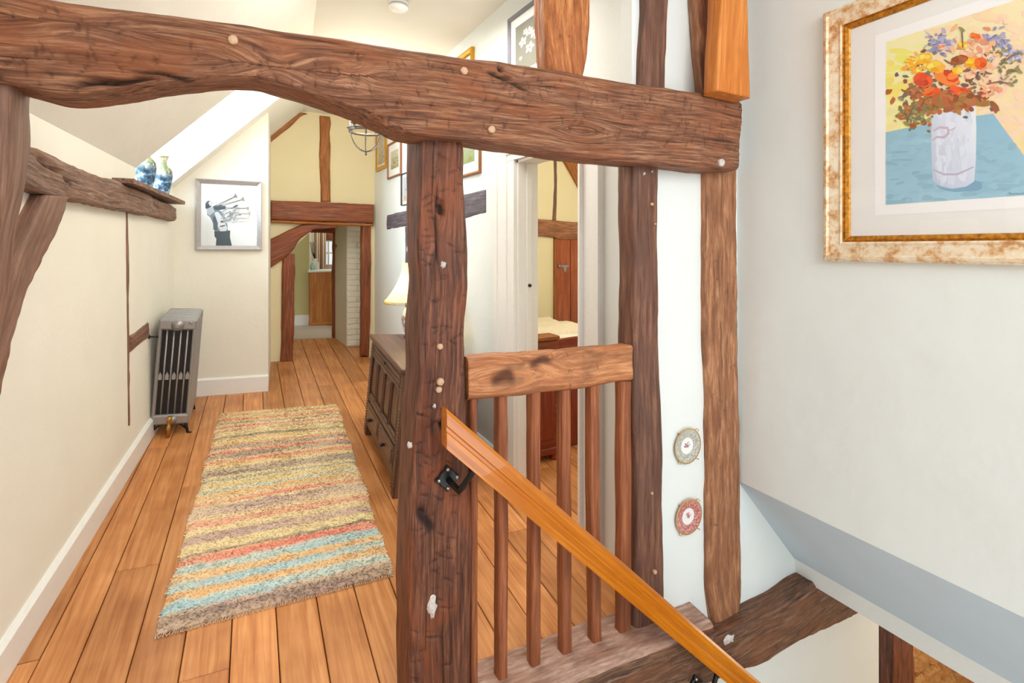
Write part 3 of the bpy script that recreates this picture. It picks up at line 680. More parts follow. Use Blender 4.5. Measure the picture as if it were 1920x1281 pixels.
# left wall timbers
lw = lambda o_: (lambda p: onLW(p[0], p[1], o_))
tpx('wall_plate', [(-150, 192, -150, 297), (10, 246, 10, 331), (45, 263, 45, 345), (100, 290, 100, 368), (150, 314, 150, 379), (200, 332, 200, 389), (250, 350, 240, 397), (292, 370, 290, 405), (332, 390, 329, 415)], lw(.055), (-.10, 0, 0), 'grey_oak',
    'weathered grey-brown oak wall plate along the left wall under the dormer', 'beam', res=.009, seed=51, edge=.012, rough=.008, ridge=.003, cuts=20, holes=((.75, .05, .10, .006, .03, .05), (.90, .08, .05, .005, .02, .3), (2.4, .05, .12, .005, .02, .1)))
tpx('curved_brace', [(88, 366, 134, 370), (68, 410, 112, 425), (46, 460, 86, 478), (24, 520, 52, 555), (4, 585, 27, 635), (-12, 640, 8, 720), (-40, 740, -12, 810), (-85, 850, -55, 930)], lw(.05), (-.09, 0, 0), 'brace',
    'curved brown oak brace sweeping down from the wall plate on the left wall', 'beam', res=.010, seed=52, edge=.006)
tpx('wall_stud', [(237, 398, 243, 400), (238, 520, 244, 520), (240, 640, 244, 640), (242, 798, 245, 798)], lw(.006), (-.05, 0, 0), 'brace',
    'thin dark strip of oak stud showing in the left wall plaster', 'post', res=.012, seed=53, edge=.003, rough=.004)
tpx('wall_rail', [(245, 630, 245, 662), (262, 618, 262, 648), (279, 603, 279, 634)], lw(.008), (-.05, 0, 0), 'brace',
    'short brown oak rail showing in plaster behind the radiator', 'beam', res=.008, seed=54, edge=.008)

# far wall timbers
tpx('lintel_beam', [(508, 376, 508, 412), (600, 379, 600, 416), (701, 383, 701, 419)], pxY(FY-.05), (0, .11, 0), 'far_oak', 'brown oak lintel over the low doorway at the end of the landing', 'beam', res=.015, seed=61, edge=.006)
tpx('lintel_strip', [(508, 413, 508, 417), (600, 417, 600, 421), (701, 420, 701, 425)], pxY(FY-.06), (0, .05, 0), 'far_orange', 'thin golden oak strip under the lintel of the low doorway', 'trim', res=.02, seed=62)
tpx('wall_stud', [(599, 217, 619, 219), (600, 235, 621, 232), (600, 262, 618, 250), (599, 290, 620, 275), (601, 340, 619, 340), (602, 378, 620, 378)], pxY(FY-.02), (0, .05, 0), 'far_orange', 'golden brown oak stud above the lintel on the far wall', 'post', res=.015, seed=63, edge=.012)
tpx('rafter', [(503, 252, 506, 268), (540, 225, 543, 239), (557, 213, 566, 215), (566, 211, 576, 213)], pxY(FY-.03), (0, .06, 0), 'far_orange', 'golden brown oak rafter in the slope of the far wall', 'beam', res=.015, seed=64, edge=.005)
tpx('arched_brace', [(506, 449, 506, 503), (530, 437, 530, 488), (548, 428, 550, 470), (566, 421, 562, 448), (590, 419, 588, 430), (632, 419, 632, 427)], pxY(FY-.04), (0, .10, 0), 'far_oak', 'arched dark oak brace under the lintel at the far doorway', 'beam', res=.012, seed=65, edge=.004)
tpx('door_post', [(530, 476, 553, 476), (528, 560, 552, 560), (527, 640, 551, 640), (525, 679, 549, 678)], pxY(FY-.03), (0, .11, 0), 'far_oak', 'dark oak left post of the low far doorway', 'post', res=.013, seed=66, edge=.004)
tpx('door_post', [(679, 421, 696, 423), (678, 500, 696, 500), (678, 600, 695, 600), (677, 668, 692, 668)], pxY(FY-.03), (0, .11, 0), 'far_oak', 'dark oak right post of the low far doorway', 'post', res=.013, seed=67, edge=.004)
iy = 6.86
tpx('inner_door_post', [(625, 420, 633, 420), (624, 530, 632, 530), (624, 636, 633, 638)], pxY(iy), (0, .1, 0), 'far_oak', 'narrow dark post of the inner doorway beside the painted chimney', 'post', res=.015, seed=68)
tpx('inner_lintel', [(560, 412, 560, 436), (640, 412, 640, 437)], pxY(iy), (0, .1, 0), 'far_oak', 'dark lintel of the inner doorway to the far room', 'beam', res=.015, seed=69)
p = onY(631, 461, iy-.02); mb = MB(); mb.box(p[0]-.012, p[1]-.012, p[2]-.04, p[0]+.012, p[1], p[2]+.04, .004); mb.tube([(p[0], p[1]-.01, p[2]+.015), (p[0]-.01, p[1]-.035, p[2]+.012), (p[0]-.01, p[1]-.035, p[2]-.02)], .006, 8)
tag(mb.build('door_latch', 'black'), 'black iron latch on the narrow post of the inner doorway', 'latch')
# right wall timbers
rw = lambda o_: (lambda p: onRW(p[0], p[1], o_))
tpx('wall_rail', [(725, 402, 725, 432), (770, 392, 770, 424), (870, 364, 870, 411), (910, 354, 910, 400)], rw(.006), (.06, 0, 0), 'painted_oak', 'greyish oak rail let into the right wall behind the newel post', 'beam', res=.013, seed=71, edge=.006)
tpx('wall_stud', [(759, 425, 776, 424), (759, 500, 776, 500), (759, 600, 776, 600), (759, 655, 776, 655)], rw(.004), (.06, 0, 0), 'painted_oak', 'greyish oak stud in the right wall behind the table lamp', 'post', res=.015, seed=72)
# bedroom timbers
tpx('bedroom_beam', [(985, 409, 985, 441), (1110, 419, 1110, 451)], pxY(BY-.04), (0, .1, 0), 'orange_dull', 'brown oak beam across the bedroom wall above the plank door', 'beam', res=.014, seed=81, edge=.005)
tpx('bedroom_stud', [(990, 285, 998, 285), (991, 350, 998, 350), (990, 411, 998, 411)], pxY(BY-.01), (0, .05, 0), 'far_orange', 'oak stud at the left of the bedroom wall', 'post', res=.015, seed=82)
tpx('bedroom_stud', [(1038, 280, 1045, 280), (1040, 350, 1045, 350), (1036, 413, 1044, 413)], pxY(BY-.01), (0, .05, 0), 'brace', 'thin dark oak stud in the middle of the bedroom wall', 'post', res=.015, seed=83, edge=.004)
tpx('bedroom_stud', [(1096, 350, 1104, 350), (1094, 417, 1104, 418)], pxY(BY-.01), (0, .05, 0), 'brace', 'short oak stud under the sloping bedroom brace', 'post', res=.015, seed=84)
tpx('bedroom_brace', [(1030, 260, 1063, 240), (1062, 308, 1095, 282), (1100, 375, 1130, 345)], pxY(BY-.05), (0, .09, 0), 'far_orange', 'sloping golden oak brace high on the bedroom wall', 'beam', res=.014, seed=85, edge=.004)
# lower timbers by the stair
sl = MB()
def sillpt(x, y): return F(x, y)
A = [(x, 1.50, F(x, 1.5)+.012) for x in (.66, 1.0, 1.3, 1.6, 1.70)]; B = [(x, 1.50, F(x, 1.5)-.058) for x in (.66, 1.0, 1.3, 1.6, 1.70)]
sill = timber('sill_plate', A, B, (0, .22, .016), 'sill', 'worn dusty oak sill under the balusters', 'beam', res=.008, seed=91, edge=.008, rough=.006, cuts=15)
sill.data.materials.append(M['sleeper'])
for q in sill.data.polygons:
    if q.index % LAST[1] < LAST[0]-1: q.material_index = 1
A = [onY(u, v, 1.54) for u, v in ((1000, 1345), (1120, 1285), (1260, 1229), (1330, 1202), (1400, 1168), (1470, 1132), (1515, 1100), (1600, 1060))]
B = [onY(u, v, 1.54) for u, v in ((1000, 1430), (1120, 1375), (1260, 1312), (1330, 1285), (1425, 1250), (1500, 1207), (1560, 1178), (1680, 1120))]
tag(timber('sleeper_beam', A, B, (0, .16, 0), 'sleeper', res=.007, seed=92, edge=.008, rough=.007, ridge=.003, cuts=24), 'thick sooty oak beam below the landing floor, under the sill', 'beam')
scar(bpy.data.objects['sleeper_beam'], 1366, 1200, 1.53, .045, .022, 12)
tpx('downstairs_post', [(1676, 1150, 1714, 1150), (1674, 1240, 1716, 1240), (1677, 1340, 1716, 1340)], pxY(1.70), (0, .1, 0), 'post', 'dark oak post downstairs below the white lip', 'post', res=.012, seed=93, edge=.005)
# downstairs stone chimney
yS = 2.1; st = MB(); p0 = onY(1725, 1290, yS)
st.box(p0[0]-.4, yS+.1, E-3.6, 5.5, yS+.25, E-1.62); stw = struct(st, 'wall_stone', plain('lime_mortar', C(206, 170, 120), 0.9, bump=0.5, bscale=40, var=0.1))
M['stone'] = plain('honey_stone', C(206, 156, 96), 0.85, bump=0.7, bscale=35, var=0.22)
zr = E-1.70; row = 0; rr = random.Random(5)
while zr > E-3.55:
    h = rr.uniform(.13, .19); x = p0[0]-.35+rr.uniform(0, .1)
    while x < 5.3:
        w_ = rr.uniform(.14, .3); m_ = MB(); m_.box(x, yS-rr.uniform(0, .03), zr-h, x+w_-.015, yS+.12, zr-.012, .03)
        m_.v = [(a+rr.uniform(-.006, .006), b+rr.uniform(-.008, .008), c+rr.uniform(-.006, .006)) for a, b, c in m_.v]
        m_.build('stone', 'stone', stw); x += w_
    zr -= h

# ================================================================== BALUSTRADE AND HANDRAIL
bal = empty('balustrade', (1.2, 1.6, F(1.2, 1.6))); bal.matrix_world = Matrix.Translation((0, 0, 0))
tag(bal, 'oak balustrade of square balusters under a cleft rail between two posts', 'balustrade')
tpx('top_rail', [(878, 673, 878, 752), (920, 669, 920, 748), (1000, 664, 1000, 741), (1100, 656, 1100, 728), (1150, 650, 1150, 720), (1188, 647, 1188, 715)], pxY(1.59), (0, .085, 0), 'rail', res=.007, seed=95, edge=.006, rough=.005, parent=bal, cuts=10,
    knots=((.28, .03, .05, .9), (.1, .08, .05, -.9)), holes=((.28, .03, .05, .020, .003, 0), (.13, .075, .05, .028, .003, .2)))
for k, (ut, ub, vb) in enumerate(((890, 890, 1330), (944, 944, 1298), (1006, 1006, 1266), (1063, 1065, 1240), (1117, 1121, 1217), (1175, 1174, 1196))):
    hw = 8.5 if k else 6
    if k == 5: hw = 10
    tpx('baluster', [(ut-hw, 715, ut+hw, 715), (ut-hw-1, 850, ut+hw, 850), (ut-hw, 950, ut+hw+1, 950), (ub-hw, vb, ub+hw, vb)], pxY(1.605), (-.002, .042, 0), 'baluster', res=.012, seed=100+k, rough=.002, ridge=.0006, ch=.005, parent=bal)
hr = empty('handrail', (0, 0, 0)); tag(hr, 'golden varnished wooden handrail sloping down across the balusters', 'handrail')
P0 = onY(838, 805, 1.44); P1 = onY(1262, 1167, 1.44); dv = P1-P0; dv /= np.linalg.norm(dv); P2 = P0+dv*1.95
up = np.array([-dv[2], 0, dv[0]]); up *= np.sign(up[2])
hh = .043
prof = [(0, -hh), (0, -.008), (.004, -.004), (.004, .004), (0, .008), (0, hh-.01), (.008, hh), (.042, hh), (.05, hh-.01), (.05, -hh+.006), (.044, -hh), (.004, -hh)]
st_ = np.linspace(0, 1, 40); v_ = []
for i, s_ in enumerate(st_):
    base = P0+(P2-P0)*s_
    for (d_, h_) in prof:
        sh = -dv*h_*.97 if i == 0 else 0*dv       # plumb-cut upper end
        v_.append(base+np.array([0, d_, 0])+up*h_+sh)
n_ = len(prof); f_ = [tuple(range(n_)), tuple(range(39*n_, 40*n_))[::-1]]
for i in range(39):
    for k in range(n_): f_.append((i*n_+k, (i+1)*n_+k, (i+1)*n_+(k+1) % n_, i*n_+(k+1) % n_))
me = bpy.data.meshes.new('rail'); me.from_pydata([tuple(a) for a in v_], [], f_)
at = me.attributes.new('grain', 'FLOAT_VECTOR', 'POINT'); g_ = []
for s_ in st_:
    for (d_, h_) in prof: g_.append((s_*1.95, h_+.3, d_))
at.data.foreach_set('vector', np.array(g_, np.float32).ravel()); me.update()
link('rail', me, 'handrail', hr)
def bracket(u, v, au, av, yb):
    """four-lobed wall plate with a cranked arm up to the rail"""
    c = onY(u, v, yb); a = onY(au, av, 1.465); ax = Matrix(((1, 0, 0), (0, 0, -1), (0, 1, 0)))
    mb = MB(); ring = []
    for k in range(48):
        t_ = 2*math.pi*k/48; q = .030+.013*max(0, math.cos(4*(t_-math.pi/4+.78)))**2
        ring.append((q*math.cos(t_), q*math.sin(t_)))
    v2 = [(c[0]+x, yb, c[2]+z) for x, z in ring]+[(c[0]+x, yb-.007, c[2]+z) for x, z in ring]+[(c[0]+x*.9, yb-.010, c[2]+z*.9) for x, z in ring]
    mb.add(v2, [(k, (k+1) % 48, 48+(k+1) % 48, 48+k) for k in range(48)]+[(48+k, 48+(k+1) % 48, 96+(k+1) % 48, 96+k) for k in range(48)]+[tuple(range(96, 144))])
    C0 = Vector((c[0]+.004, yb-.008, c[2]-.004)); T = Vector(a)
    mb.tube([C0, C0+Vector((.004, -.03, -.006)), C0+Vector((.014, -.055, -.016)), C0.lerp(T, .35)+Vector((0, -.035, -.024)), C0.lerp(T, .75)+Vector((0, -.015, -.008)), T], [.010, .010, .0105, .010, .009, .009], 12)
    Tn = Vector(up); dvv = Vector(dv)
    mb.add([tuple(T+dvv*a_*.03+Vector((0, b_*.014, 0))+Tn*h_) for h_ in (0, .006) for a_, b_ in ((-1, -1), (1, -1), (1, 1), (-1, 1))], [(0, 3, 2, 1), (4, 5, 6, 7), (0, 1, 5, 4), (1, 2, 6, 5), (2, 3, 7, 6), (3, 0, 4, 7)])
    br = mb.build('bracket', 'black', hr)
    for k in range(4):
        t_ = math.pi/2*k; m_ = MB(); m_.lathe([(.0065, 0), (.0065, .003), (.0045, .006), (.0001, .0068)], (0, 0, 0), 12, ax)
        m_.v = [(x+c[0]+.030*math.cos(t_), yy+yb-.009, z+c[2]+.030*math.sin(t_)) for x, yy, z in m_.v]
        m_.build('bolt', 'steel', br)
bracket(838, 896, 893, 876, 1.578)
bracket(1302, 1284, 1345, 1260, 1.535)

# stair enclosure below and behind (out of the picture, keeps the daylight where it belongs)
mb = MB(); mb.box(-.95, -1.75, E-3.6, 5.6, -1.65, E-.2); struct(mb, 'wall_stair_back', 'plaster')
mb = MB(); mb.box(5.5, -1.65, E-3.6, 5.6, 3.0, E-1.5); struct(mb, 'wall_lower_right', 'plaster')
mb = MB(); mb.box(.5, -1.65, E-3.7, 5.6, 3.0, E-3.6); struct(mb, 'floor_lower', 'plank')
st = empty('staircase'); tag(st, 'wooden stair flight going down beside the balustrade', 'stairs')
for k in range(9):
    x0 = .62+k*.205; z = F(.6, .8)-.19*(k+1)
    mb = MB(); mb.box(x0-.02, -1.64, z-.03, x0+.215, 1.49, z, .006); mb.build('tread', 'gloss_white', st)  # unseen treads made white to bounce light onto the soffit
    mb = MB(); mb.box(x0-.02, -1.64, z, x0, 1.49, z+.16); mb.build('riser', 'gloss_white', st)
mb = MB(); fslab(-.9, .60, -1.65, .36, 0, .10, mb); struct(mb, 'floor_landing', 'plank')

# ================================================================== PICTURES
def rect_frame(name, label, TL, hd, w_, h_, n, prof, fmat, parts=(), mount_in=.0, mount=True, glass=True, group=None, cat='picture', gz=.0095):
    """hanging picture: TL outer top-left corner on the wall, hd unit vector to the right, n into the room; prof = (inset, height) steps of the moulding"""
    t = empty(name); tag(t, label, cat, group)
    TL, hd, n = Vector(TL), Vector(hd), Vector(n); dn_ = Vector((0, 0, -1))
    def P(x, y_, z): return TL+hd*x+dn_*y_+n*z
    for (p0, p1, pname, pmat) in parts:
        seg = prof[p0:p1+1]; mb = MB(); v = []; f = []
        for (i_, hgt) in seg: v += [P(i_, i_, hgt), P(w_-i_, i_, hgt), P(w_-i_, h_-i_, hgt), P(i_, h_-i_, hgt)]
        for a in range(len(seg)-1):
            for k in range(4): f.append((a*4+k, a*4+(k+1) % 4, a*4+4+(k+1) % 4, a*4+4+k))
        mb.add(v, f); o = mb.build(pname, pmat, t)
    fi, fh = prof[-1]
    if mount:
        mb = MB(); mb.poly([P(fi-.002, fi-.002, .002), P(w_-fi+.002, fi-.002, .002), P(w_-fi+.002, h_-fi+.002, .002), P(fi-.002, h_-fi+.002, .002)], n*.004); mb.build('mount', 'mount', t)
    if glass:
        mb = MB(); z = gz
        mb.poly([P(fi-.001, fi-.001, z), P(w_-fi+.001, fi-.001, z), P(w_-fi+.001, h_-fi+.001, z), P(fi-.001, h_-fi+.001, z)], n*.001); mb.build('glass', 'glass', t)
    return t, P
class Art:
    """flat printed picture: coloured shapes, each a hair above the last"""
    def __init__(s, n, z0=.0002, dz=.00002, gain=1.0): s.dz = dz; s.gain = gain; s.mb = MB(); s.c = []; s.z = z0; s.n = np.array(n, float)
    def poly(s, pts, col):
        s.z += s.dz; k = [np.array(p, float)+s.n*s.z for p in pts]; s.mb.add(k, [tuple(range(len(k)))])
        cols = [col]*len(k) if not isinstance(col, list) else col
        s.c += [(min(.95, lin(a)*s.gain), min(.95, lin(b)*s.gain), min(.95, lin(c)*s.gain), 1) for a, b, c in cols]
    def build(s, parent, name='print'):
        return s.mb.build(name, 'print', parent, cols=s.c)
def blob(cx, cy, rx, ry, rot=0, n=12, rr=None, jit=.18):
    out = []
    for k in range(n):
        a = 2*math.pi*k/n; q = 1+(rr.uniform(-jit, jit) if rr else 0)
        x, y_ = rx*q*math.cos(a), ry*q*math.sin(a)
        out.append((cx+x*math.cos(rot)-y_*math.sin(rot), cy+x*math.sin(rot)+y_*math.cos(rot)))
    return out

# --- flower painting on the stair wall (frame corner pixels give its place on the wall)
tl = onX(1555, 26, SX); bl = onX(1550, 489, SX); H_ = tl[2]-bl[2]
m, nt, b = new_mat('washed_gold_frame'); b.inputs['Roughness'].default_value = .5; b.inputs['Metallic'].default_value = .15
tc = N(nt, 'ShaderNodeTexCoord'); mp = N(nt, 'ShaderNodeMapping'); mp.inputs['Scale'].default_value = (40, 40, 40); L(nt, tc.outputs['Object'], mp.inputs[0])
nz = N(nt, 'ShaderNodeTexNoise'); nz.inputs['Scale'].default_value = .6; nz.inputs['Detail'].default_value = 8; nz.inputs['Roughness'].default_value = .7; L(nt, mp.outputs[0], nz.inputs[0])
rp = ramp(nt, [(.30, C(176, 104, 62)), (.42, C(214, 168, 116)), (.52, C(236, 216, 184)), (.64, C(244, 232, 208))], nz.outputs[0]); L(nt, rp.outputs[0], b.inputs['Base Color']); M['washgold'] = m
M['giltslip'] = plain('gilt_slip', C(190, 128, 40), .35, .5, bump=.3, bscale=70, var=.45)
FW = 1.22
t, P = rect_frame('flower_painting', 'large painting of orange flowers in a white jug, washed gold frame, on the stair wall', (SX, float(bl[1]), float(tl[2])), (0, -1, 0), FW, float(H_), (-1, 0, 0),
    [(0, 0), (0, .022), (.010, .032), (.018, .034), (.024, .027), (.058, .021), (.066, .025), (.072, .022), (.074, .015), (.080, .017), (.090, .012), (.094, .007)], None, ((0, 7, 'frame', 'washgold'), (7, 11, 'gilt_slip', 'giltslip')), gz=.0110)
XA = SX-.0062
ap = lambda q: onX(q[0], q[1], XA)
art = Art((-1, 0, 0), dz=.000002, gain=1.08)
rr = random.Random(3)
yL = float(onX(1661, 79, XA)[1]); zT = float(onX(1661, 79, XA)[2]); zB = float(onX(1661, 384, XA)[2]); yR = float(bl[1])-FW+(float(bl[1])-yL)
# work in pixels of the photograph converted to the wall, right part runs on past the frame edge
W3 = lambda y_, z: np.array([XA, y_, z])
# raised inner mount line
art.poly([W3(yL+.038, zT+.038), W3(yR-.038, zT+.038), W3(yR-.038, zB-.038), W3(yL+.038, zB-.038)], (232, 233, 230))
art.poly([W3(yL+.035, zT+.035), W3(yR-.035, zT+.035), W3(yR-.035, zB-.035), W3(yL+.035, zB-.035)], (243, 243, 240))
art.poly([W3(yL, zT), W3(yR, zT), W3(yR, zB), W3(yL, zB)], [(236, 232, 178), (244, 214, 184), (238, 196, 158), (240, 232, 150)])
pz = lambda u, v: (float(ap((u, v))[1]), float(ap((u, v))[2]))
def inb(pts): return [W3(max(yR, min(yL, a)), max(zB, min(zT, c_))) for a, c_ in pts]
def px(pts): return inb([pz(*q) for q in pts])
for k in range(240):                                     # background brushwork
    u, v = rr.uniform(1655, 1985), rr.uniform(0, 260)
    base = (240, 230, 160) if u < 1740 else (244, 212, 178)
    if u < 1705 and 90 < v < 190: base = (238, 224, 112)
    c_ = tuple(max(0, min(255, x+rr.randint(-8, 8))) for x in base)
    art.poly(px(blob(u, v, rr.uniform(8, 24), rr.uniform(4, 10), rr.uniform(-.6, .6), 8, rr)), c_)
art.poly(px([(1640, 252), (1700, 240), (1760, 228), (1862, 213), (1920, 292), (1990, 400), (1990, 420), (1640, 430)]), [(150, 190, 208), (150, 190, 208), (146, 188, 208), (142, 186, 208), (150, 192, 212), (150, 192, 212), (160, 200, 218), (160, 200, 218)])
for k in range(170):
    u, v = rr.uniform(1660, 1925), rr.uniform(250, 382)
    if v < 252+(1740-u)*.0 or (u > 1868 and v < 215+(u-1862)*1.45): continue
    q = rr.randint(-9, 10); art.poly(px(blob(u, v, rr.uniform(6, 20), rr.uniform(2, 7), rr.uniform(-.3, .1), 8, rr)), (150+q, 191+q, 209+q))
art.poly(px(blob(1802, 348, 42, 12, 0, 14, rr, .1)), (128, 170, 196))
# jug
art.poly(px([(1747, 214), (1770, 208), (1800, 203), (1829, 197), (1831, 240), (1830, 300), (1827, 340), (1812, 350), (1785, 354), (1762, 349), (1749, 338), (1746, 280)]), [(206, 212, 226), (214, 220, 232), (222, 228, 238), (228, 234, 244), (228, 234, 244), (218, 226, 240), (208, 218, 236), (204, 212, 232), (196, 206, 226), (190, 200, 220), (190, 200, 222), (198, 206, 224)])
for k in range(70):
    u, v = rr.uniform(1754, 1822), rr.uniform(215, 335); q = rr.randint(-8, 8)
    art.poly(px(blob(u, v, rr.uniform(2, 6), rr.uniform(6, 18), rr.uniform(-.2, .2), 8, rr)), (212+q, 220+q, 236+q))
def stroke(pts, w0, col):
    n = len(pts); l_, r_ = [], []
    for i, (x, y_) in enumerate(pts):
        a = pts[max(0, i-1)]; b_ = pts[min(n-1, i+1)]; dx, dy = b_[0]-a[0], b_[1]-a[1]; d_ = math.hypot(dx, dy) or 1; w__ = w0*(.35+.65*math.sin(math.pi*(i+.5)/n))
        l_.append((x-dy/d_*w__, y_+dx/d_*w__)); r_.append((x+dy/d_*w__, y_-dx/d_*w__))
    for i in range(n-1): art.poly(px([l_[i], l_[i+1], r_[i+1], r_[i]]), col)
stroke([(1750, 318), (1770, 327), (1795, 327), (1826, 313)], 2, (186, 180, 200))
stroke([(1750, 246), (1762, 239), (1777, 240), (1779, 250), (1770, 258), (1757, 257), (1748, 264)], 2.6, (196, 178, 194)); stroke([(1777, 245), (1786, 243), (1792, 239)], 1.3, (196, 178, 194))
# flower mass
pal = {'d': [(130, 90, 62), (110, 88, 92), (150, 92, 60), (112, 118, 108)], 'o': [(232, 96, 28), (224, 78, 30), (238, 120, 40), (206, 72, 34)], 'y': [(248, 196, 40), (250, 176, 30), (246, 214, 90), (244, 164, 50)],
       'b': [(150, 148, 184), (176, 172, 204), (126, 130, 164), (196, 194, 220)], 'p': [(236, 176, 130), (244, 206, 170), (232, 152, 120)], 'r': [(176, 92, 50), (190, 110, 60), (150, 84, 50), (168, 120, 60)], 'g': [(130, 130, 70), (150, 150, 96), (110, 120, 80)]}
def spray(n, cu, cv, su, sv, key, r0, r1):
    for k in range(int(n*1.8)):
        u, v = rr.gauss(cu, su), rr.gauss(cv, sv); c_ = rr.choice(pal[key]); q = rr.randint(-10, 10); c_ = tuple(max(0, min(255, x+q)) for x in c_)
        art.poly(px(blob(u, v, rr.uniform(r0, r1), rr.uniform(r0, r1)*.55, rr.uniform(-1.2, 1.2), 9, rr, .3)), c_)
spray(50, 1738, 185, 26, 20, 'r', 4, 11); spray(40, 1770, 150, 46, 28, 'd', 3, 9); spray(34, 1800, 190, 26, 10, 'r', 6, 14); spray(26, 1722, 205, 14, 14, 'r', 2, 8); spray(30, 1720, 215, 18, 10, 'g', 2, 6)
spray(46, 1762, 82, 14, 9, 'b', 2, 7); spray(40, 1868, 80, 12, 12, 'b', 2, 7); spray(30, 1830, 100, 22, 22, 'p', 4, 11); spray(26, 1885, 120, 16, 14, 'g', 2, 6); spray(16, 1905, 105, 8, 6, 'b', 2, 6)
spray(24, 1718, 120, 10, 8, 'y', 3, 8); spray(16, 1850, 165, 12, 8, 'p', 3, 9); spray(14, 1840, 150, 14, 20, 'd', 2, 5)
for (u, v, a, b_, k) in ((1731, 150, 20, 14, 'o'), (1776, 145, 26, 15, 'o'), (1735, 110, 14, 10, 'y'), (1755, 125, 20, 12, 'y'), (1748, 172, 18, 9, 'o'), (1796, 132, 12, 8, 'y'), (1800, 172, 22, 9, 'o'), (1824, 118, 22, 10, 'y'), (1840, 118, 14, 12, 'o'),
                         (1800, 113, 18, 9, 'r'), (1830, 68, 12, 5, 'o'), (1806, 85, 10, 8, 'y'), (1815, 185, 20, 12, 'r'), (1820, 142, 12, 7, 'p'), (1766, 88, 9, 6, 'p')):
    c0 = pal[k][0]
    for j in range(9):
        q = rr.randint(-16, 16); aa = rr.uniform(0, 6.28); rad = .45 if j else 0
        art.poly(px(blob(u+a*rad*math.cos(aa), v+b_*rad*math.sin(aa), a*(.95 if j == 0 else .42), b_*(.95 if j == 0 else .42), rr.uniform(-.5, .5), 11, rr, .14)), tuple(max(0, min(255, x+q)) for x in rr.choice(pal[k]) if True))
for (q0, q1) in (((1850, 158), (1896, 158)), ((1806, 90), (1804, 55)), ((1880, 118), (1915, 100)), ((1720, 160), (1690, 185)), ((1888, 140), (1912, 134)), ((1716, 200), (1700, 232))):
    m_ = ((q0[0]+q1[0])/2+rr.uniform(-4, 4), (q0[1]+q1[1])/2-5); stroke([q0, m_, q1], 1.6, (128, 104, 76)); art.poly(px(blob(q1[0], q1[1], 7, 3, .6, 8, rr)), (150, 140, 90))
for k in range(7): stroke([(1892+k*6, 364-rr.random()*2), (1894+k*6, 361+rr.random()*3), (1897+k*6, 364)], .7, (110, 140, 160))
art.build(t)

# --- trumpeter picture on the end wall
tl = onY(367, 335, EY); br_ = onY(491, 469, EY)
t, P = rect_frame('trumpeter_picture', 'black and white picture of a trumpet player in a silver frame on the end wall', (float(tl[0]), EY, float(tl[2])), (1, 0, 0), float(br_[0]-tl[0]), float(tl[2]-br_[2]), (0, -1, 0),
    [(0, 0), (0, .028), (.006, .030), (.030, .016), (.036, .013), (.038, .007)], None, ((0, 5, 'frame', 'silverframe'),))
YA = EY-.0062
art = Art((0, -1, 0), gain=1.0); rr = random.Random(8)
px = lambda pts: [onY(a, b_, YA) for a, b_ in pts]
c2p = lambda pts: px([(200+x*.2889, 130+y_*.2889) for x, y_ in pts])     # traced at the scale of a close look
W_ = (246, 248, 250)
art.poly(c2p([(612, 740), (975, 752), (975, 1152), (612, 1150)]), [(238, 241, 243), (246, 248, 249), (236, 242, 244), (230, 236, 238)])
art.poly(c2p([(698, 1050), (802, 1046), (800, 1090), (814, 1151), (708, 1150), (712, 1100), (700, 1085)]), (74, 86, 94))
art.poly(c2p([(652, 920), (690, 900), (720, 905), (760, 935), (784, 1010), (786, 1048), (700, 1052), (690, 1000), (672, 960), (652, 945)]), (128, 140, 150))
art.poly(c2p([(700, 930), (722, 925), (752, 960), (782, 1030), (776, 1050), (738, 1052), (716, 1010)]), (214, 220, 224))
art.poly(c2p([(690, 960), (704, 950), (722, 1000), (716, 1048), (692, 1040)]), (92, 104, 114))
art.poly(c2p(blob(662, 878, 22, 26, .3, 14)), (96, 104, 112)); art.poly(c2p(blob(676, 870, 15, 16, .2, 12)), (206, 208, 208)); art.poly(c2p(blob(654, 890, 14, 18, .3, 12)), (70, 78, 86))
art.poly(c2p([(690, 888), (740, 880), (776, 890), (770, 908), (720, 916), (690, 910)]), (84, 96, 108))
art.poly(c2p([(650, 905), (690, 890), (700, 925), (668, 950), (650, 935)]), (176, 186, 194))
for k in range(60):
    x, y_ = rr.uniform(745, 860), rr.uniform(880, 1035)
    if y_ > 1040-(x-745)*.55 or y_ < 905-(x-745)*.2: continue
    q = rr.choice((120, 150, 176, 200, 92)); art.poly(c2p(blob(x, y_, rr.uniform(8, 26), rr.uniform(3, 7), rr.uniform(-.9, -.1), 9, rr, .25)), (q, q+6, q+12))
for j, (x0, y0, x1, y1) in enumerate(((700, 885, 836, 822), (740, 880, 884, 842), (770, 895, 916, 900), (780, 930, 925, 935), (790, 960, 920, 965), (800, 985, 905, 985))):
    dx, dy = x1-x0, y1-y0; d_ = math.hypot(dx, dy); nx_, ny_ = -dy/d_, dx/d_; q = 110+j*18
    for s_ in (0, 9): art.poly(c2p([(x0+nx_*s_, y0+ny_*s_), (x1+nx_*s_*.3, y1+ny_*s_*.3), (x1+nx_*(s_*.3+4), y1+ny_*(s_*.3+4)), (x0+nx_*(s_+4), y0+ny_*(s_+4))]), (q, q, q-8))
    ux, uy = dx/d_, dy/d_
    art.poly(c2p([(x1-ux*16-nx_*1, y1-uy*16), (x1+ux*8-nx_*16, y1+uy*8-ny_*16), (x1+ux*8+nx_*18, y1+uy*8+ny_*18), (x1-ux*16+nx_*6, y1-uy*16+ny_*6)]), (q+24, q+22, q+8))
art.build(t)

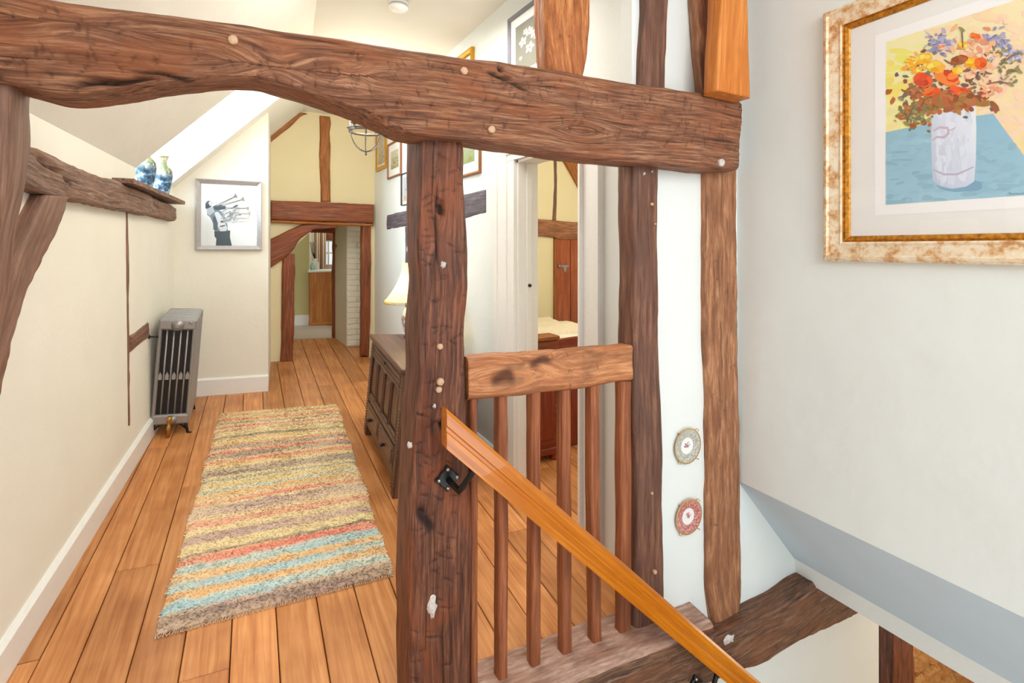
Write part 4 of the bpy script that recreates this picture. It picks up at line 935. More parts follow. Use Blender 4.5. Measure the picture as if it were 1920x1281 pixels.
# --- pictures on the right wall
hr_ = Vector((RW0[0]-RW1[0], RW0[1]-RW1[1], 0)).normalized(); nw = Vector((-hr_.y, hr_.x, 0))
if nw.x > 0: nw = -nw
def wallpic(name, label, u0, v0, v1, u1, fmat, fw, mount_in, cols, seed, fh=.018, w_=None, slip=None):
    a = onRW(u0, v0); b_ = onRW(u0, v1); c_ = onRW(u1, v0); ww = w_ or float((Vector(c_)-Vector(a)).length*0+math.hypot(c_[0]-a[0], c_[1]-a[1])); hh_ = float(a[2]-b_[2])
    t, P = rect_frame(name, label, a, hr_, ww, hh_, nw, [(0, 0), (0, fh), (fw*.3, fh+.004), (fw*.8, fh-.004), (fw, .010), (fw+.001, .007)], None, ((0, 5, 'frame', fmat),), group=None)
    art = Art(nw); rr = random.Random(seed); mi = mount_in
    x0, x1, y0, y1 = fw+mi, ww-fw-mi, fw+mi, hh_-fw-mi
    Q = lambda x, y_: np.array(P(x0+(x1-x0)*max(0, min(1, x)), y0+(y1-y0)*max(0, min(1, y_)), .0062))
    art.poly([Q(0, 0), Q(1, 0), Q(1, 1), Q(0, 1)], [cols[0], cols[0], cols[1], cols[1]])
    return t, art, Q, rr
def landscape(art, Q, rr, cols, n=40):
    for k in range(n):
        x, y_ = rr.random(), rr.random(); c_ = cols[1+int(y_*(len(cols)-1.01))]; q = rr.randint(-14, 14)
        art.poly([Q(*p) for p in blob(x, y_, rr.uniform(.04, .16), rr.uniform(.015, .06), rr.uniform(-.3, .3), 8, rr)], tuple(max(0, min(255, z+q)) for z in c_))
t, art, Q, rr = wallpic('gold_framed_picture', 'small pale picture in a bright gold frame, furthest along the right wall', 707, 250, 323, 726, 'goldframe', .045, .02, [(206, 200, 188), (190, 176, 150)], 1)
landscape(art, Q, rr, [(206, 200, 188), (210, 206, 196), (186, 176, 150), (160, 150, 120)]); art.build(t)
t, art, Q, rr = wallpic('brown_framed_picture', 'muted landscape print with cream mount in a brown wood frame behind the chandelier', 729, 272, 337, 754, 'brownframe', .02, .07, [(206, 200, 176), (176, 166, 120)], 2)
landscape(art, Q, rr, [(206, 200, 176), (200, 196, 176), (160, 156, 120), (140, 130, 90)]); art.build(t)
t, art, Q, rr = wallpic('dark_framed_picture', 'small bluish print in a thin dark frame, half hidden by the newel post', 755, 327, 386, 790, 'darkframe', .008, .03, [(190, 206, 220), (206, 200, 190)], 3)
landscape(art, Q, rr, [(190, 206, 220), (196, 210, 222), (150, 170, 190), (206, 180, 160)]); art.build(t)
t, art, Q, rr = wallpic('landscape_picture', 'green landscape print in a brown frame just right of the newel post', 832, 236, 344, 903, 'brownframe', .022, .075, [(206, 214, 206), (150, 166, 110)], 4)
landscape(art, Q, rr, [(206, 214, 206), (210, 216, 206), (170, 184, 130), (150, 166, 100)]); art.build(t)
t, art, Q, rr = wallpic('gilt_picture', 'ornate gold picture frame whose top corner shows above the tie beam', 858, 112, 205, 890, 'goldframe', .04, .03, [(200, 190, 170), (170, 150, 120)], 5, fh=.024)
landscape(art, Q, rr, [(200, 190, 170), (190, 180, 160), (160, 150, 120)]); art.build(t)
pA = onRW(956, 38); pB = onRW(1029, 134)
t, art, Q, rr = wallpic('flower_print', 'white flowers on a grey ground in a slate grey frame above the tie beam', 956, 38, 38+int((pA[2]-pB[2])*960/float(pA[1]/ray(956, 38)[1])), 1052, 'greyframe', .024, .055, [(126, 126, 116), (150, 150, 138)], 6)
art.poly([Q(-.0, 0), Q(1, 0), Q(1, 1), Q(0, 1)], [(132, 132, 122), (120, 120, 112), (150, 148, 136), (150, 150, 140)])
for (x, y_, r_) in ((.22, .40, .11), (.40, .26, .10), (.56, .36, .12), (.42, .60, .12), (.30, .22, .07), (.75, .5, .1), (.16, .72, .05)):
    for k in range(5):
        a = k*1.2566+x*9; art.poly([Q(*p) for p in blob(x+.55*r_*math.cos(a), y_+.55*r_*math.sin(a)*.8, r_*.55, r_*.34, a, 10, rr, .1)], (206+rr.randint(-10, 14), 208, 200))
    art.poly([Q(*p) for p in blob(x, y_, r_*.2, r_*.18, 0, 8)], (176, 140, 120))
art.build(t)

# ================================================================== PLATES ON THE PARTITION
axY = Matrix(((1, 0, 0), (0, 0, -1), (0, 1, 0)))
def plate(u, v, label, rimcols, seed):
    c = onY(u, v, 1.634); t = empty('display_plate'); tag(t, label, 'plate', 'plates hung on the partition'); rad = .076
    t.location = (float(c[0]), 1.634, float(c[2]))
    mb = MB(); mb.lathe([(.03, .002), (.045, .001), (.070, .008), (rad, .011), (rad, .0135), (.068, .0125), (.046, .0085), (.036, .0075), (.0001, .0075)], (0, 0, 0), 44, axY)
    m, nt, b = new_mat('plate_glaze_%d' % seed); b.inputs['Roughness'].default_value = .16; b.inputs['Coat Weight'].default_value = .4
    tc = N(nt, 'ShaderNodeTexCoord'); ln_ = N(nt, 'ShaderNodeVectorMath', operation='LENGTH'); mp = N(nt, 'ShaderNodeMapping'); mp.inputs['Scale'].default_value = (1, 0, 1)
    L(nt, tc.outputs['Object'], mp.inputs[0]); L(nt, mp.outputs[0], ln_.inputs[0])
    sx = N(nt, 'ShaderNodeSeparateXYZ'); L(nt, tc.outputs['Object'], sx.inputs[0])
    nz = N(nt, 'ShaderNodeTexNoise'); nz.inputs['Scale'].default_value = 150; nz.inputs['Detail'].default_value = 5; L(nt, tc.outputs['Object'], nz.inputs[0])
    rim = ramp(nt, [(.35, rimcols[0]), (.5, rimcols[1]), (.62, rimcols[2])], nz.outputs[0])
    rg = ramp(nt, [(0, (0, 0, 0, 1)), (.0345/.09, (0, 0, 0, 1)), (.036/.09, (1, 1, 1, 1))], ln_.outputs['Value'])
    dv_ = N(nt, 'ShaderNodeMath', operation='DIVIDE'); dv_.inputs[1].default_value = .09; L(nt, ln_.outputs['Value'], dv_.inputs[0]); L(nt, dv_.outputs[0], rg.inputs[0])
    mx = N(nt, 'ShaderNodeMix', data_type='RGBA'); L(nt, rg.outputs[0], mx.inputs[0]); mx.inputs[6].default_value = C(240, 240, 236); L(nt, rim.outputs[0], mx.inputs[7])
    ed = ramp(nt, [(.069/.09, (0, 0, 0, 1)), (.072/.09, (1, 1, 1, 1))], dv_.outputs[0])
    mx2 = N(nt, 'ShaderNodeMix', data_type='RGBA'); L(nt, ed.outputs[0], mx2.inputs[0]); L(nt, mx.outputs[2], mx2.inputs[6]); mx2.inputs[7].default_value = C(196, 156, 86); L(nt, mx2.outputs[2], b.inputs['Base Color'])
    mb.build('dish', m, t)
    art = Art((0, -1, 0)); rr = random.Random(seed)
    for k in range(16):
        q = rr.choice(((196, 90, 110), (120, 130, 190), (120, 150, 110), (214, 140, 140))); a, d_ = rr.uniform(0, 6.28), rr.uniform(0, .015)
        art.poly([(x, -.0076, z) for x, z in blob(d_*math.cos(a), d_*math.sin(a), rr.uniform(.003, .006), rr.uniform(.002, .004), a, 8, rr)], q)
    art.build(t, 'flower_motif')
    for a in (50, 130, 230, 310):
        a = math.radians(a); m_ = MB(); d_ = Vector((math.cos(a), 0, math.sin(a)))
        m_.tube([d_*.07+Vector((0, -.001, 0)), d_*.086+Vector((0, -.010, 0)), d_*.084+Vector((0, -.022, 0)), d_*.076+Vector((0, -.021, 0))], .0014, 6); m_.build('hanger_hook', 'brass', t)
plate(1286, 835, 'silver grey rimmed plate with flower centre, upper of two on the partition', (C(150, 152, 148), C(182, 182, 172), C(208, 204, 190)), 1)
plate(1288, 967, 'rose pink rimmed plate with flower centre, lower of two on the partition', (C(160, 90, 90), C(192, 122, 116), C(220, 170, 156)), 2)

# ================================================================== RADIATOR
fl = onF(283, 821); frr = onF(349, 815)
rad = empty('radiator', mat=tilted(float(fl[0])-.012, float(fl[1])+.005, 0, -.075, .05)); tag(rad, 'polished cast iron column radiator with brass valve standing by the left wall', 'radiator')
RWID, RHT, NS, PIT = .222, .80, 9, .058
def section():
    mb = MB(); zb, zt = .075, RHT
    for k in range(6):
        x = .012+k*(RWID-.024)/5; rx = .010 if k in (0, 5) else .0065
        mb.tube([(x, 0, zb+.03), (x, 0, zt-.05)], rx, 8)
    for x in (.012, RWID-.012): mb.box(x-.011, -.017, zb, x+.011, .017, zt-.01, .008)
    mb.box(0, -.022, zt-.075, RWID, .022, zt, .012); mb.box(0, -.022, zb, RWID, .022, zb+.07, .012)
    return mb
sec0 = None
for k in range(NS):
    if sec0 is None: sec0 = section().build('section', 'iron', rad); o = sec0
    else: o = sec0.copy(); COL.objects.link(o); o.parent = rad
    o.location = (0, .024+k*PIT, 0)
mb = MB()
for k in range(5):                                     # cast webs half-way up the slots
    x = .012+(k+.5)*(RWID-.024)/5; w_ = .011; z = .385
    mb.poly([(x-w_, .012, z), (x+w_, .012, z), (x+w_, .012, z+.03), (x+.004, .012, z+.045), (x, .012, z+.055), (x-.004, .012, z+.045), (x-w_, .012, z+.03)], (0, .016, 0))
mb.build('web', 'iron', rad)
mb = MB()
for k in range(5):
    x = .012+(k+.5)*(RWID-.024)/5; mb.box(x-.0135, .03, .13, x+.0135, .034, RHT-.07)
mb.build('slot_shade_plate', 'iron_dark', rad)  # dark plates put behind the slots to give their inner shade
mb = MB(); mb.lathe([(.038, 0), (.038, .006), (.030, .012), (.028, .016), (.020, .016), (.018, .024), (.010, .026), (.0001, .026)], (.5*RWID, .002, RHT-.04), 24, axY); mb.build('top_plug', 'iron', rad)
mb = MB(); mb.lathe([(.012, 0), (.012, .006), (.008, .009), (.0001, .009)], (RWID-.035, .002, RHT-.022), 14, axY); mb.build('vent_plug', 'iron', rad)
mb = MB(); mb.lathe([(.030, 0), (.030, .010), (.018, .014), (.018, .022), (.0001, .022)], (.55*RWID, .002, .11), 22, axY); mb.build('bottom_plug', 'iron', rad)
for yy in (.024, .024+(NS-1)*PIT):
    for sx in (0, 1):
        mb = MB(); x0 = .014 if sx == 0 else RWID-.014; sg = -1 if sx == 0 else 1
        mb.tube([(x0-sg*.006, yy, .085), (x0, yy, .05), (x0+sg*.010, yy, .012), (x0+sg*.022, yy, .004)], [.013, .010, .009, .009], 8)
        mb.box(x0+sg*.022-.014, yy-.014, 0, x0+sg*.022+.014, yy+.014, .010, .003)
        mb.tube([(x0-sg*.004, yy, .04), (x0-sg*.03, yy, .066), (x0-sg*.06, yy, .080)], .006, 6); mb.build('foot', 'iron_dark', rad)
vb = MB(); cx_ = .50*RWID; vb.tube([(cx_+.01, -.004, .11), (cx_+.005, -.03, .11)], .012, 12); vb.lathe([(.010, .0), (.010, .05), (.013, .055), (.013, .08), (.010, .085), (.011, .115), (.016, .118), (.016, .142), (.012, .146), (.0001, .146)], (cx_, -.034, 0), 16); vb.build('valve', 'brass', rad)
mb = MB(); mb.tube([(.005, .01, RHT-.12), (-.055, .012, RHT-.12)], .005, 8); mb.lathe([(.014, 0), (.014, .01), (.0001, .012)], (-.052, .012, RHT-.12), 12, Matrix(((0, 0, 1), (0, 1, 0), (-1, 0, 0)))); mb.build('wall_stay', 'iron_dark', rad)

# ================================================================== RUG
rc = [np.array(onF(*q)) for q in ((293, 1192), (737, 1076), (632, 759), (413, 776))]
STR = [(0, (150, 118, 100)), (.012, (120, 92, 80)), (.030, (178, 148, 126)), (.040, (150, 184, 186)), (.060, (168, 196, 196)), (.066, (222, 176, 112)), (.082, (214, 166, 100)), (.090, (160, 190, 190)), (.108, (140, 178, 184)), (.116, (226, 178, 112)), (.130, (228, 192, 130)),
       (.138, (150, 184, 186)), (.156, (164, 192, 188)), (.164, (232, 128, 104)), (.176, (236, 118, 92)), (.186, (222, 150, 110)), (.190, (70, 56, 46)), (.196, (96, 80, 66)), (.200, (240, 222, 160)), (.226, (238, 216, 150)), (.232, (180, 150, 132)), (.262, (168, 140, 124)), (.270, (238, 218, 156)),
       (.286, (240, 220, 160)), (.292, (236, 150, 122)), (.312, (238, 170, 130)), (.320, (236, 208, 150)), (.336, (186, 158, 138)), (.372, (172, 146, 130)), (.380, (242, 222, 164)), (.392, (238, 148, 116)), (.404, (240, 206, 150)), (.430, (234, 190, 122)), (.446, (178, 190, 172)),
       (.462, (238, 216, 152)), (.490, (242, 224, 168)), (.500, (150, 150, 138)), (.512, (240, 222, 160)), (.530, (160, 138, 118)), (.562, (140, 120, 104)), (.570, (238, 216, 156)), (.590, (226, 180, 110)), (.604, (236, 120, 104)), (.614, (232, 196, 140)), (.630, (150, 130, 108)), (.652, (172, 150, 126)),
       (.660, (238, 134, 108)), (.670, (240, 200, 150)), (.690, (176, 156, 132)), (.716, (238, 178, 116)), (.726, (242, 220, 158)), (.752, (226, 190, 120)), (.770, (138, 124, 100)), (.790, (236, 214, 150)), (.812, (242, 222, 160)), (.824, (206, 128, 100)), (.832, (236, 212, 160)), (.852, (240, 150, 122)),
       (.864, (238, 216, 160)), (.880, (150, 134, 110)), (.894, (238, 206, 140)), (.912, (238, 152, 118)), (.926, (226, 190, 130)), (.944, (240, 220, 164)), (.956, (226, 150, 96)), (.968, (240, 216, 150)), (.985, (196, 176, 140)), (1.0, (214, 196, 160))]
sp = np.array([a for a, _ in STR]); scol = np.array([[lin(x*.86+y_*.14) for x, y_ in zip(c_, (240, 226, 190))] for _, c_ in STR])
def rugcol(u, v):
    q = np.stack([u*2.2, v*9, v*0], -1); q2 = np.stack([u*14, v*190, u*0+3], -1)
    vv = np.clip(v+.010*vn(q)+.006*vn(q*3+5)+.010*vn(q2), 0, 1)
    i = np.clip(np.searchsorted(sp, vv, 'right')-1, 0, len(sp)-1)
    c_ = scol[i]; j = np.clip(i+1, 0, len(sp)-1); f = np.clip((vv-sp[i])/np.maximum(sp[j]-sp[i], 1e-4), 0, 1); f = np.clip((f-.6)/.4, 0, 1)
    c_ = c_*(1-f[:, None])+scol[j]*f[:, None]
    fade = np.clip(.5+1.6*vn(np.stack([u*3.1+7, v*34, u*0+2], -1)), 0, 1)[:, None]*.35
    c_ = c_*(1-fade)+np.array([lin(236), lin(214), lin(164)])*fade
    return c_*(1+.30*vn(np.stack([u*60, v*300, u*0], -1)))[:, None]
def hue(c):
    c = c*np.array([1.0, 1.0, 1.06]); m_ = c.max(1, keepdims=True); return c*np.minimum(1, .90/m_)
def rugpos(u, v):
    u = u+.0*v; e1 = .006*np.sin(v*23)+.004*np.sin(v*61)
    uu = u+(2*u-1)*e1
    p = (rc[0][None]*(1-uu)[:, None]+rc[1][None]*uu[:, None])*(1-v)[:, None]+(rc[3][None]*(1-uu)[:, None]+rc[2][None]*uu[:, None])*v[:, None]
    return p
rug = empty('rug', (0, 0, 0)); tag(rug, 'shaggy striped wool rug in cream, red, blue and brown on the floorboards', 'rug')
nu, nv_ = 70, 150
uu, vv = [a.ravel() for a in np.meshgrid(np.linspace(0, 1, nu), np.linspace(0, 1, nv_))]
P_ = rugpos(uu, vv); ed_ = np.minimum(np.minimum(uu, 1-uu)*10, np.minimum(vv, 1-vv)*20); P_[:, 2] += .002+.012*np.clip(ed_*2, 0, 1)**.5+.003*vn(np.stack([uu*6, vv*12, uu*0], -1))
fs_ = [(j*nu+i, j*nu+i+1, (j+1)*nu+i+1, (j+1)*nu+i) for j in range(nv_-1) for i in range(nu-1)]
mb = MB(); mb.add(P_.tolist(), fs_, True); cc = np.c_[hue(rugcol(uu, vv)*1.15+.08), np.ones(len(uu))]
M['wool'] = vcol('wool', .95, .3, .1); mb.build('backing', 'wool', rug, cols=cc)
rs = np.random.RandomState(2); NT = 30000
u, v = rs.rand(NT), rs.rand(NT); B_ = rugpos(u, v); ed_ = np.minimum(np.minimum(u, 1-u)*10, np.minimum(v, 1-v)*20)
B_[:, 2] += .001+.012*np.clip(ed_*2, 0, 1)**.5
an = rs.rand(NT)*6.283; hw = .0035+.002*rs.rand(NT); hg = .002+.0035*rs.rand(NT)
dx, dy = np.cos(an)*hw, np.sin(an)*hw; lx, ly = (rs.rand(NT)-.5)*.020, (rs.rand(NT)-.8)*.022
v0 = B_+np.c_[dx, dy, dx*0]; v1 = B_-np.c_[dx, dy, dx*0]; v2 = B_+np.c_[lx-dx*.5, ly-dy*.5, hg]; v3 = B_+np.c_[lx+dx*.5, ly+dy*.5, hg]
VV = np.stack([v0, v1, v2, v3], 1).reshape(-1, 3); FF = (np.arange(NT)*4)[:, None]+np.arange(4)[None]
me = bpy.data.meshes.new('pile'); me.from_pydata(VV.tolist(), [], FF.tolist())
cc = np.repeat(np.c_[hue((rugcol(u, v)*.92+.07)*(1.30+.35*(rs.rand(NT)-.5))[:, None]), np.ones(NT)], 4, 0)
a = me.attributes.new('Col', 'FLOAT_COLOR', 'POINT'); a.data.foreach_set('color', cc.astype(np.float32).ravel())
tag(link('pile', me, 'wool', rug), kind='stuff')
mb = MB()
for k in range(150):                                   # knotted end fringe, near end
    q = k/149; p = rugpos(np.array([q]), np.array([0.]))[0]; mb.tube([p+np.array([0, 0, .004]), p+np.array([rr.uniform(-.004, .004)-.003, -.012, .004]), p+np.array([rr.uniform(-.006, .006)-.005, -.022, .002])], .0016, 4)
tag(mb.build('fringe', plain('fringe_wool', C(206, 182, 156), .95), rug), kind='stuff')

# ================================================================== CHEST
cf = onF(683, 812); cn = onF(737, 936)
ang = math.atan2(float(cf[0]-cn[0]), float(cf[1]-cn[1]))
ch_ = empty('oak_chest', mat=tilted(float(cn[0])-.004, float(cn[1]), -ang, -.078, .05)); tag(ch_, 'dark carved oak chest with panelled front and two drawers against the right wall', 'chest')
CL, CD, CHH = float(math.hypot(cf[0]-cn[0], cf[1]-cn[1]))+.02, .47, .745
def cb(name, x0, y0, z0, x1, y1, z1, b=.003, g='y', parent=None, mat='chest'):
    mb = MB(); mb.box(x0, y0, z0, x1, y1, z1, b); return mb.build(name, mat, parent or ch_, grain=g)
# local x = depth away from the room, y = length along the wall, front face at x=0
cb('carcass', .022, .012, .10, CD, CL-.012, CHH-.03, .002)
lid = cb('lid', -.022, -.02, CHH-.028, CD+.01, CL+.02, CHH, .006)
cb('lid_moulding', -.012, -.008, CHH-.042, .006, CL+.008, CHH-.026, .005)
for y0, y1 in ((0, .06), (CL-.06, CL)):
    cb('stile', 0, y0, 0, .05, y1, CHH-.03, .004, 'z'); cb('stile', CD-.05, y0, 0, CD, y1, CHH-.03, .004, 'z')
for z0, z1, nm in ((CHH-.15, CHH-.042, 'top_rail'), (.275, .325, 'middle_rail'), (.095, .135, 'bottom_rail')):
    cb(nm, .003, .06, z0, .03, CL-.06, z1, .003)
for z in (CHH-.135, CHH-.105, CHH-.07):                 # run mouldings on the top rail
    cb('bead', -.004, .06, z, .006, CL-.06, z+.010, .004)
cb('bead', -.003, .06, .30, .006, CL-.06, .312, .004)
npn = 4; pw = (CL-.12)/npn
for k in range(npn):
    y0 = .06+k*pw
    if k: cb('muntin', .001, y0-.018, .325, .03, y0+.018, CHH-.15, .004, 'z'); cb('bead', -.005, y0-.004, .33, .004, y0+.004, CHH-.155, .003, 'z')
    pn = cb('panel', .014, y0+.016, .325, .026, y0+pw-.016, CHH-.15, .002, 'z')
    mb = MB(); a0, a1, z0, z1 = y0+.024, y0+pw-.024, .345, CHH-.17; zz = [z0, z0+.03, z1-.03, z1]
    mb.add([(.014, a0, z0), (.014, a1, z0), (.014, a1, z1), (.014, a0, z1), (.006, a0+.022, z0+.03), (.006, a1-.022, z0+.03), (.006, a1-.022, z1-.03), (.006, a0+.022, z1-.03)], [(4, 7, 6, 5), (0, 4, 5, 1), (1, 5, 6, 2), (2, 6, 7, 3), (3, 7, 4, 0)])
    mb.build('raised_field', 'chest', pn, grain='z')
    cb('panel_sill', -.001, y0+.018, .322, .016, y0+pw-.018, .338, .007)
for k in range(2):
    y0 = .06+k*(CL-.12)/2+.012; y1 = y0+(CL-.12)/2-.024
    d_ = cb('drawer', -.004, y0, .142, .022, y1, .268, .004)
    mb = MB(); mb.box(-.010, y0+.02, .160, .0, y1-.02, .250, .008); mb.build('raised_field', 'chest', d_, grain='y')
    mb = MB(); mb.lathe([(.010, 0), (.007, .006), (.013, .016), (.010, .024), (.0001, .026)], (-.010, (y0+y1)/2, .205), 14, Matrix(((0, 0, -1), (0, 1, 0), (1, 0, 0)))); mb.build('knob', 'black', d_)
cb('drawer_muntin', 0, CL/2-.014, .135, .03, CL/2+.014, .275, .003, 'z')
mb = MB()
for y_ in (.004, .056, CL-.056, CL-.004):               # notched edge carving
    for k in range(34):
        z = .04+k*.019; mb.box(-.004, y_-.005, z, .003, y_+.005, z+.012, .004)
tag(mb.build('edge_carving', 'chest', ch_, grain='z'), kind='stuff')
for x0, x1 in ((.05, CD-.05),):
    cb('side_panel', x0, .006, .12, x1, .016, CHH-.06, .002, 'z'); cb('side_rail', x0, .0, CHH-.12, x1, .02, CHH-.03, .003, 'x'); cb('side_rail', x0, .0, .10, x1, .02, .17, .003, 'x')
mb = MB(); mb.lathe([(.012, 0), (.012, .003), (.006, .005), (.0001, .005)], (-.004, CL*.5, CHH-.09), 12, Matrix(((0, 0, -1), (0, 1, 0), (1, 0, 0)))); mb.build('lock_plate', 'black', ch_)

# ================================================================== TABLE LAMP (stands on the chest)
lp0 = onY(767, 632, 3.72); Mch = ch_.matrix_world
loc = Mch.inverted() @ Vector((float(onY(769, 632, 3.70)[0]), 3.70, 0)); topw = Mch @ Vector((loc.x, loc.y, CHH)); lx_, ly_ = float(onY(770, 632, 3.70)[0]), 3.70
for _ in range(4):
    q = Mch.inverted() @ Vector((lx_, ly_, topw.z)); topw.z += -(q.z-CHH)
lamp = empty('table_lamp', (lx_, ly_, topw.z)); tag(lamp, 'lit porcelain table lamp with cream bell shade standing on the oak chest', 'lamp')
mb = MB(); mb.lathe([(.052, 0), (.052, .012), (.046, .018), (.040, .022), (.038, .03)], n=24); mb.build('foot', plain('dark_lamp_foot', C(70, 48, 36), .3), lamp)
m, nt, b = new_mat('patterned_porcelain'); b.inputs['Roughness'].default_value = .12; b.inputs['Coat Weight'].default_value = .4
tc = N(nt, 'ShaderNodeTexCoord'); nz = N(nt, 'ShaderNodeTexNoise'); nz.inputs['Scale'].default_value = 26; nz.inputs['Detail'].default_value = 5; L(nt, tc.outputs['Object'], nz.inputs[0])
rp = ramp(nt, [(.40, C(238, 236, 230)), (.56, C(228, 226, 222)), (.60, C(130, 150, 180)), (.66, C(190, 130, 120))], nz.outputs[0]); L(nt, rp.outputs[0], b.inputs['Base Color']); M['patt'] = m
mb = MB(); mb.lathe([(.036, .028), (.050, .05), (.064, .10), (.068, .14), (.062, .18), (.044, .215), (.026, .232), (.024, .25), (.030, .256), (.0001, .258)], n=28); mb.build('body', 'patt', lamp)
mb = MB(); mb.lathe([(.012, .255), (.012, .30), (.016, .302), (.016, .33), (.0001, .332)], n=14); mb.build('lamp_holder', 'brass', lamp)
mb = MB(); prof = []
for k in range(15):
    q = k/14; prof.append((.060+.125*(1-q)**1.9, .275+.275*q))
v_ = []; n_ = 48
for (r_, h_) in prof:
    for k in range(n_):
        a = 2*math.pi*k/n_; q = 1+.02*abs(math.cos(4*a)); v_.append((r_*q*math.cos(a), r_*q*math.sin(a), h_))
mb.add(v_, [(i*n_+k, i*n_+(k+1) % n_, (i+1)*n_+(k+1) % n_, (i+1)*n_+k) for i in range(14) for k in range(n_)], True)
m, nt, b = new_mat('lampshade_silk'); b.inputs['Base Color'].default_value = C(246, 238, 214); b.inputs['Roughness'].default_value = .9
tr = N(nt, 'ShaderNodeBsdfTranslucent'); tr.inputs[0].default_value = C(250, 236, 196); ms = N(nt, 'ShaderNodeMixShader'); ms.inputs[0].default_value = .45
L(nt, b.outputs[0], ms.inputs[1]); L(nt, tr.outputs[0], ms.inputs[2]); L(nt, ms.outputs[0], nt.nodes['Material Output'].inputs[0]); M['silk'] = m
mb.build('shade', 'silk', lamp)
mb = MB()
for k in range(110):
    a = 2*math.pi*k/110; r_ = .186; mb.tube([(r_*math.cos(a), r_*math.sin(a), .279), (r_*1.01*math.cos(a), r_*1.01*math.sin(a), .255)], .003, 4)
tag(mb.build('fringe', plain('gold_fringe', C(232, 206, 130), .8), lamp), kind='stuff')
mb = MB(); mb.lathe([(.0001, .34), (.02, .35), (.03, .38), (.022, .41), (.0001, .42)], n=14); mb.build('bulb', emis('warm_bulb', C(255, 226, 160), 12), lamp)
light('POINT', 'table_lamp_light', (lx_, ly_, topw.z+.36), 5, (1, .80, .48), .05)

# ================================================================== CHANDELIER
cc_ = onY(686, 246, 4.25); chd = empty('chandelier', (float(cc_[0]), 4.25, float(cc_[2]))); tag(chd, 'wrought iron basket chandelier with candle lamps hanging at the end of the landing', 'chandelier')
r_ = .135; mb = MB()
v_ = []; 
for z in (-.012, .012):
    for rr_ in (r_, r_-.005):
        for k in range(40): a = 2*math.pi*k/40; v_.append((rr_*math.cos(a), rr_*math.sin(a), z))
mb.add(v_, [(k, (k+1) % 40, 80+(k+1) % 40, 80+k) for k in range(40)]+[(40+k, 120+k, 120+(k+1) % 40, 40+(k+1) % 40) for k in range(40)]+[(80+k, 80+(k+1) % 40, 120+(k+1) % 40, 120+k) for k in range(40)]+[(k, 40+k, 40+(k+1) % 40, (k+1) % 40) for k in range(40)], True); M['pewter'] = plain('pewter_iron', C(104, 96, 92), .4, .6); mb.build('ring', 'pewter', chd)
for k in range(6):
    a = 2*math.pi*k/6+.3; mb = MB(); pts = []
    for i in range(9):
        q = i/8*math.pi/2; pts.append((r_*math.cos(q)*math.cos(a), r_*math.cos(q)*math.sin(a), -.165*math.sin(q)))
    mb.tube(pts, .0038, 7); mb.build('rib', 'pewter', chd)
    mb = MB(); mb.tube([(r_*math.cos(a), r_*math.sin(a), 0), (r_*.75*math.cos(a), r_*.75*math.sin(a), .12), (r_*.3*math.cos(a), r_*.3*math.sin(a), .26), (.015*math.cos(a), .015*math.sin(a), .32)], .0038, 7); mb.build('hoop', 'pewter', chd)
mb = MB(); mb.lathe([(.0001, -.200), (.007, -.195), (.010, -.185), (.006, -.175), (.016, -.168), (.016, -.162), (.0001, -.158)], n=14); mb.build('finial', 'pewter', chd)
for k in range(4):
    a = 2*math.pi*k/4+.75; ca, sa = math.cos(a), math.sin(a); R2 = .145; mb = MB()
    mb.tube([(r_*.98*ca, r_*.98*sa, 0), (R2*ca, R2*sa, .010), (R2*ca, R2*sa, .03)], .006, 8); arm = mb.build('arm', 'pewter', chd)
    mb = MB(); mb.lathe([(.010, .026), (.030, .034), (.036, .042), (.034, .044), (.012, .036), (.0001, .036)], (R2*ca, R2*sa, 0), 18); mb.build('drip_pan', 'pewter', arm)
    mb = MB(); mb.lathe([(.011, .036), (.011, .11), (.008, .112), (.0001, .112)], (R2*ca, R2*sa, 0), 14); mb.build('candle_sleeve', 'fabric', arm)
    mb = MB(); mb.lathe([(.007, .112), (.015, .128), (.014, .145), (.006, .17), (.0001, .182)], (R2*ca, R2*sa, 0), 14); mb.build('bulb', emis('candle_bulb', C(255, 224, 170), 18), arm)
zc = cz(4.25)-float(cc_[2])
mb = MB(); n_l = int((zc-.34)/.028)
for k in range(n_l):
    z = .32+k*.028+.014; ring = []
    for i in range(10):
        a = 2*math.pi*i/10; ring.append((.008*math.cos(a)*(1 if k % 2 else 0), .008*math.cos(a)*(0 if k % 2 else 1), z+.018*math.sin(a)))
    mb.tube(ring, .0022, 5, closed=True)
tag(mb.build('chain', 'pewter', chd), kind='stuff')
mb = MB(); mb.lathe([(.012, zc-.05), (.05, zc-.02), (.055, zc), ], n=20); mb.build('ceiling_rose', 'pewter', chd)
light('POINT', 'chandelier_light', (float(cc_[0]), 4.25, float(cc_[2])+.20), 14, (1, .86, .60), .12)

# ================================================================== SMOKE ALARM
sm_y = 3.05; sp_ = onY(747, 0, sm_y); zc = cz(sm_y)
sp_ = onZ(747, 2, zc)
sa_ = empty('smoke_alarm', (float(sp_[0]), float(sp_[1]), cz(float(sp_[1])))); tag(sa_, 'round white smoke alarm on the ceiling above the tie beam', 'smoke alarm')
mb = MB(); mb.lathe([(.064, 0), (.064, -.022), (.060, -.024)], n=32); mb.build('base', 'gloss_white', sa_)
mb = MB(); mb.lathe([(.058, -.022), (.058, -.030)], n=32); mb.build('vent_ring', plain('alarm_grey', C(150, 152, 156), .5), sa_)
mb = MB(); mb.lathe([(.062, -.029), (.061, -.040), (.048, -.052), (.020, -.058), (.012, -.062), (.0001, -.063)], n=32); mb.build('cover', 'gloss_white', sa_)

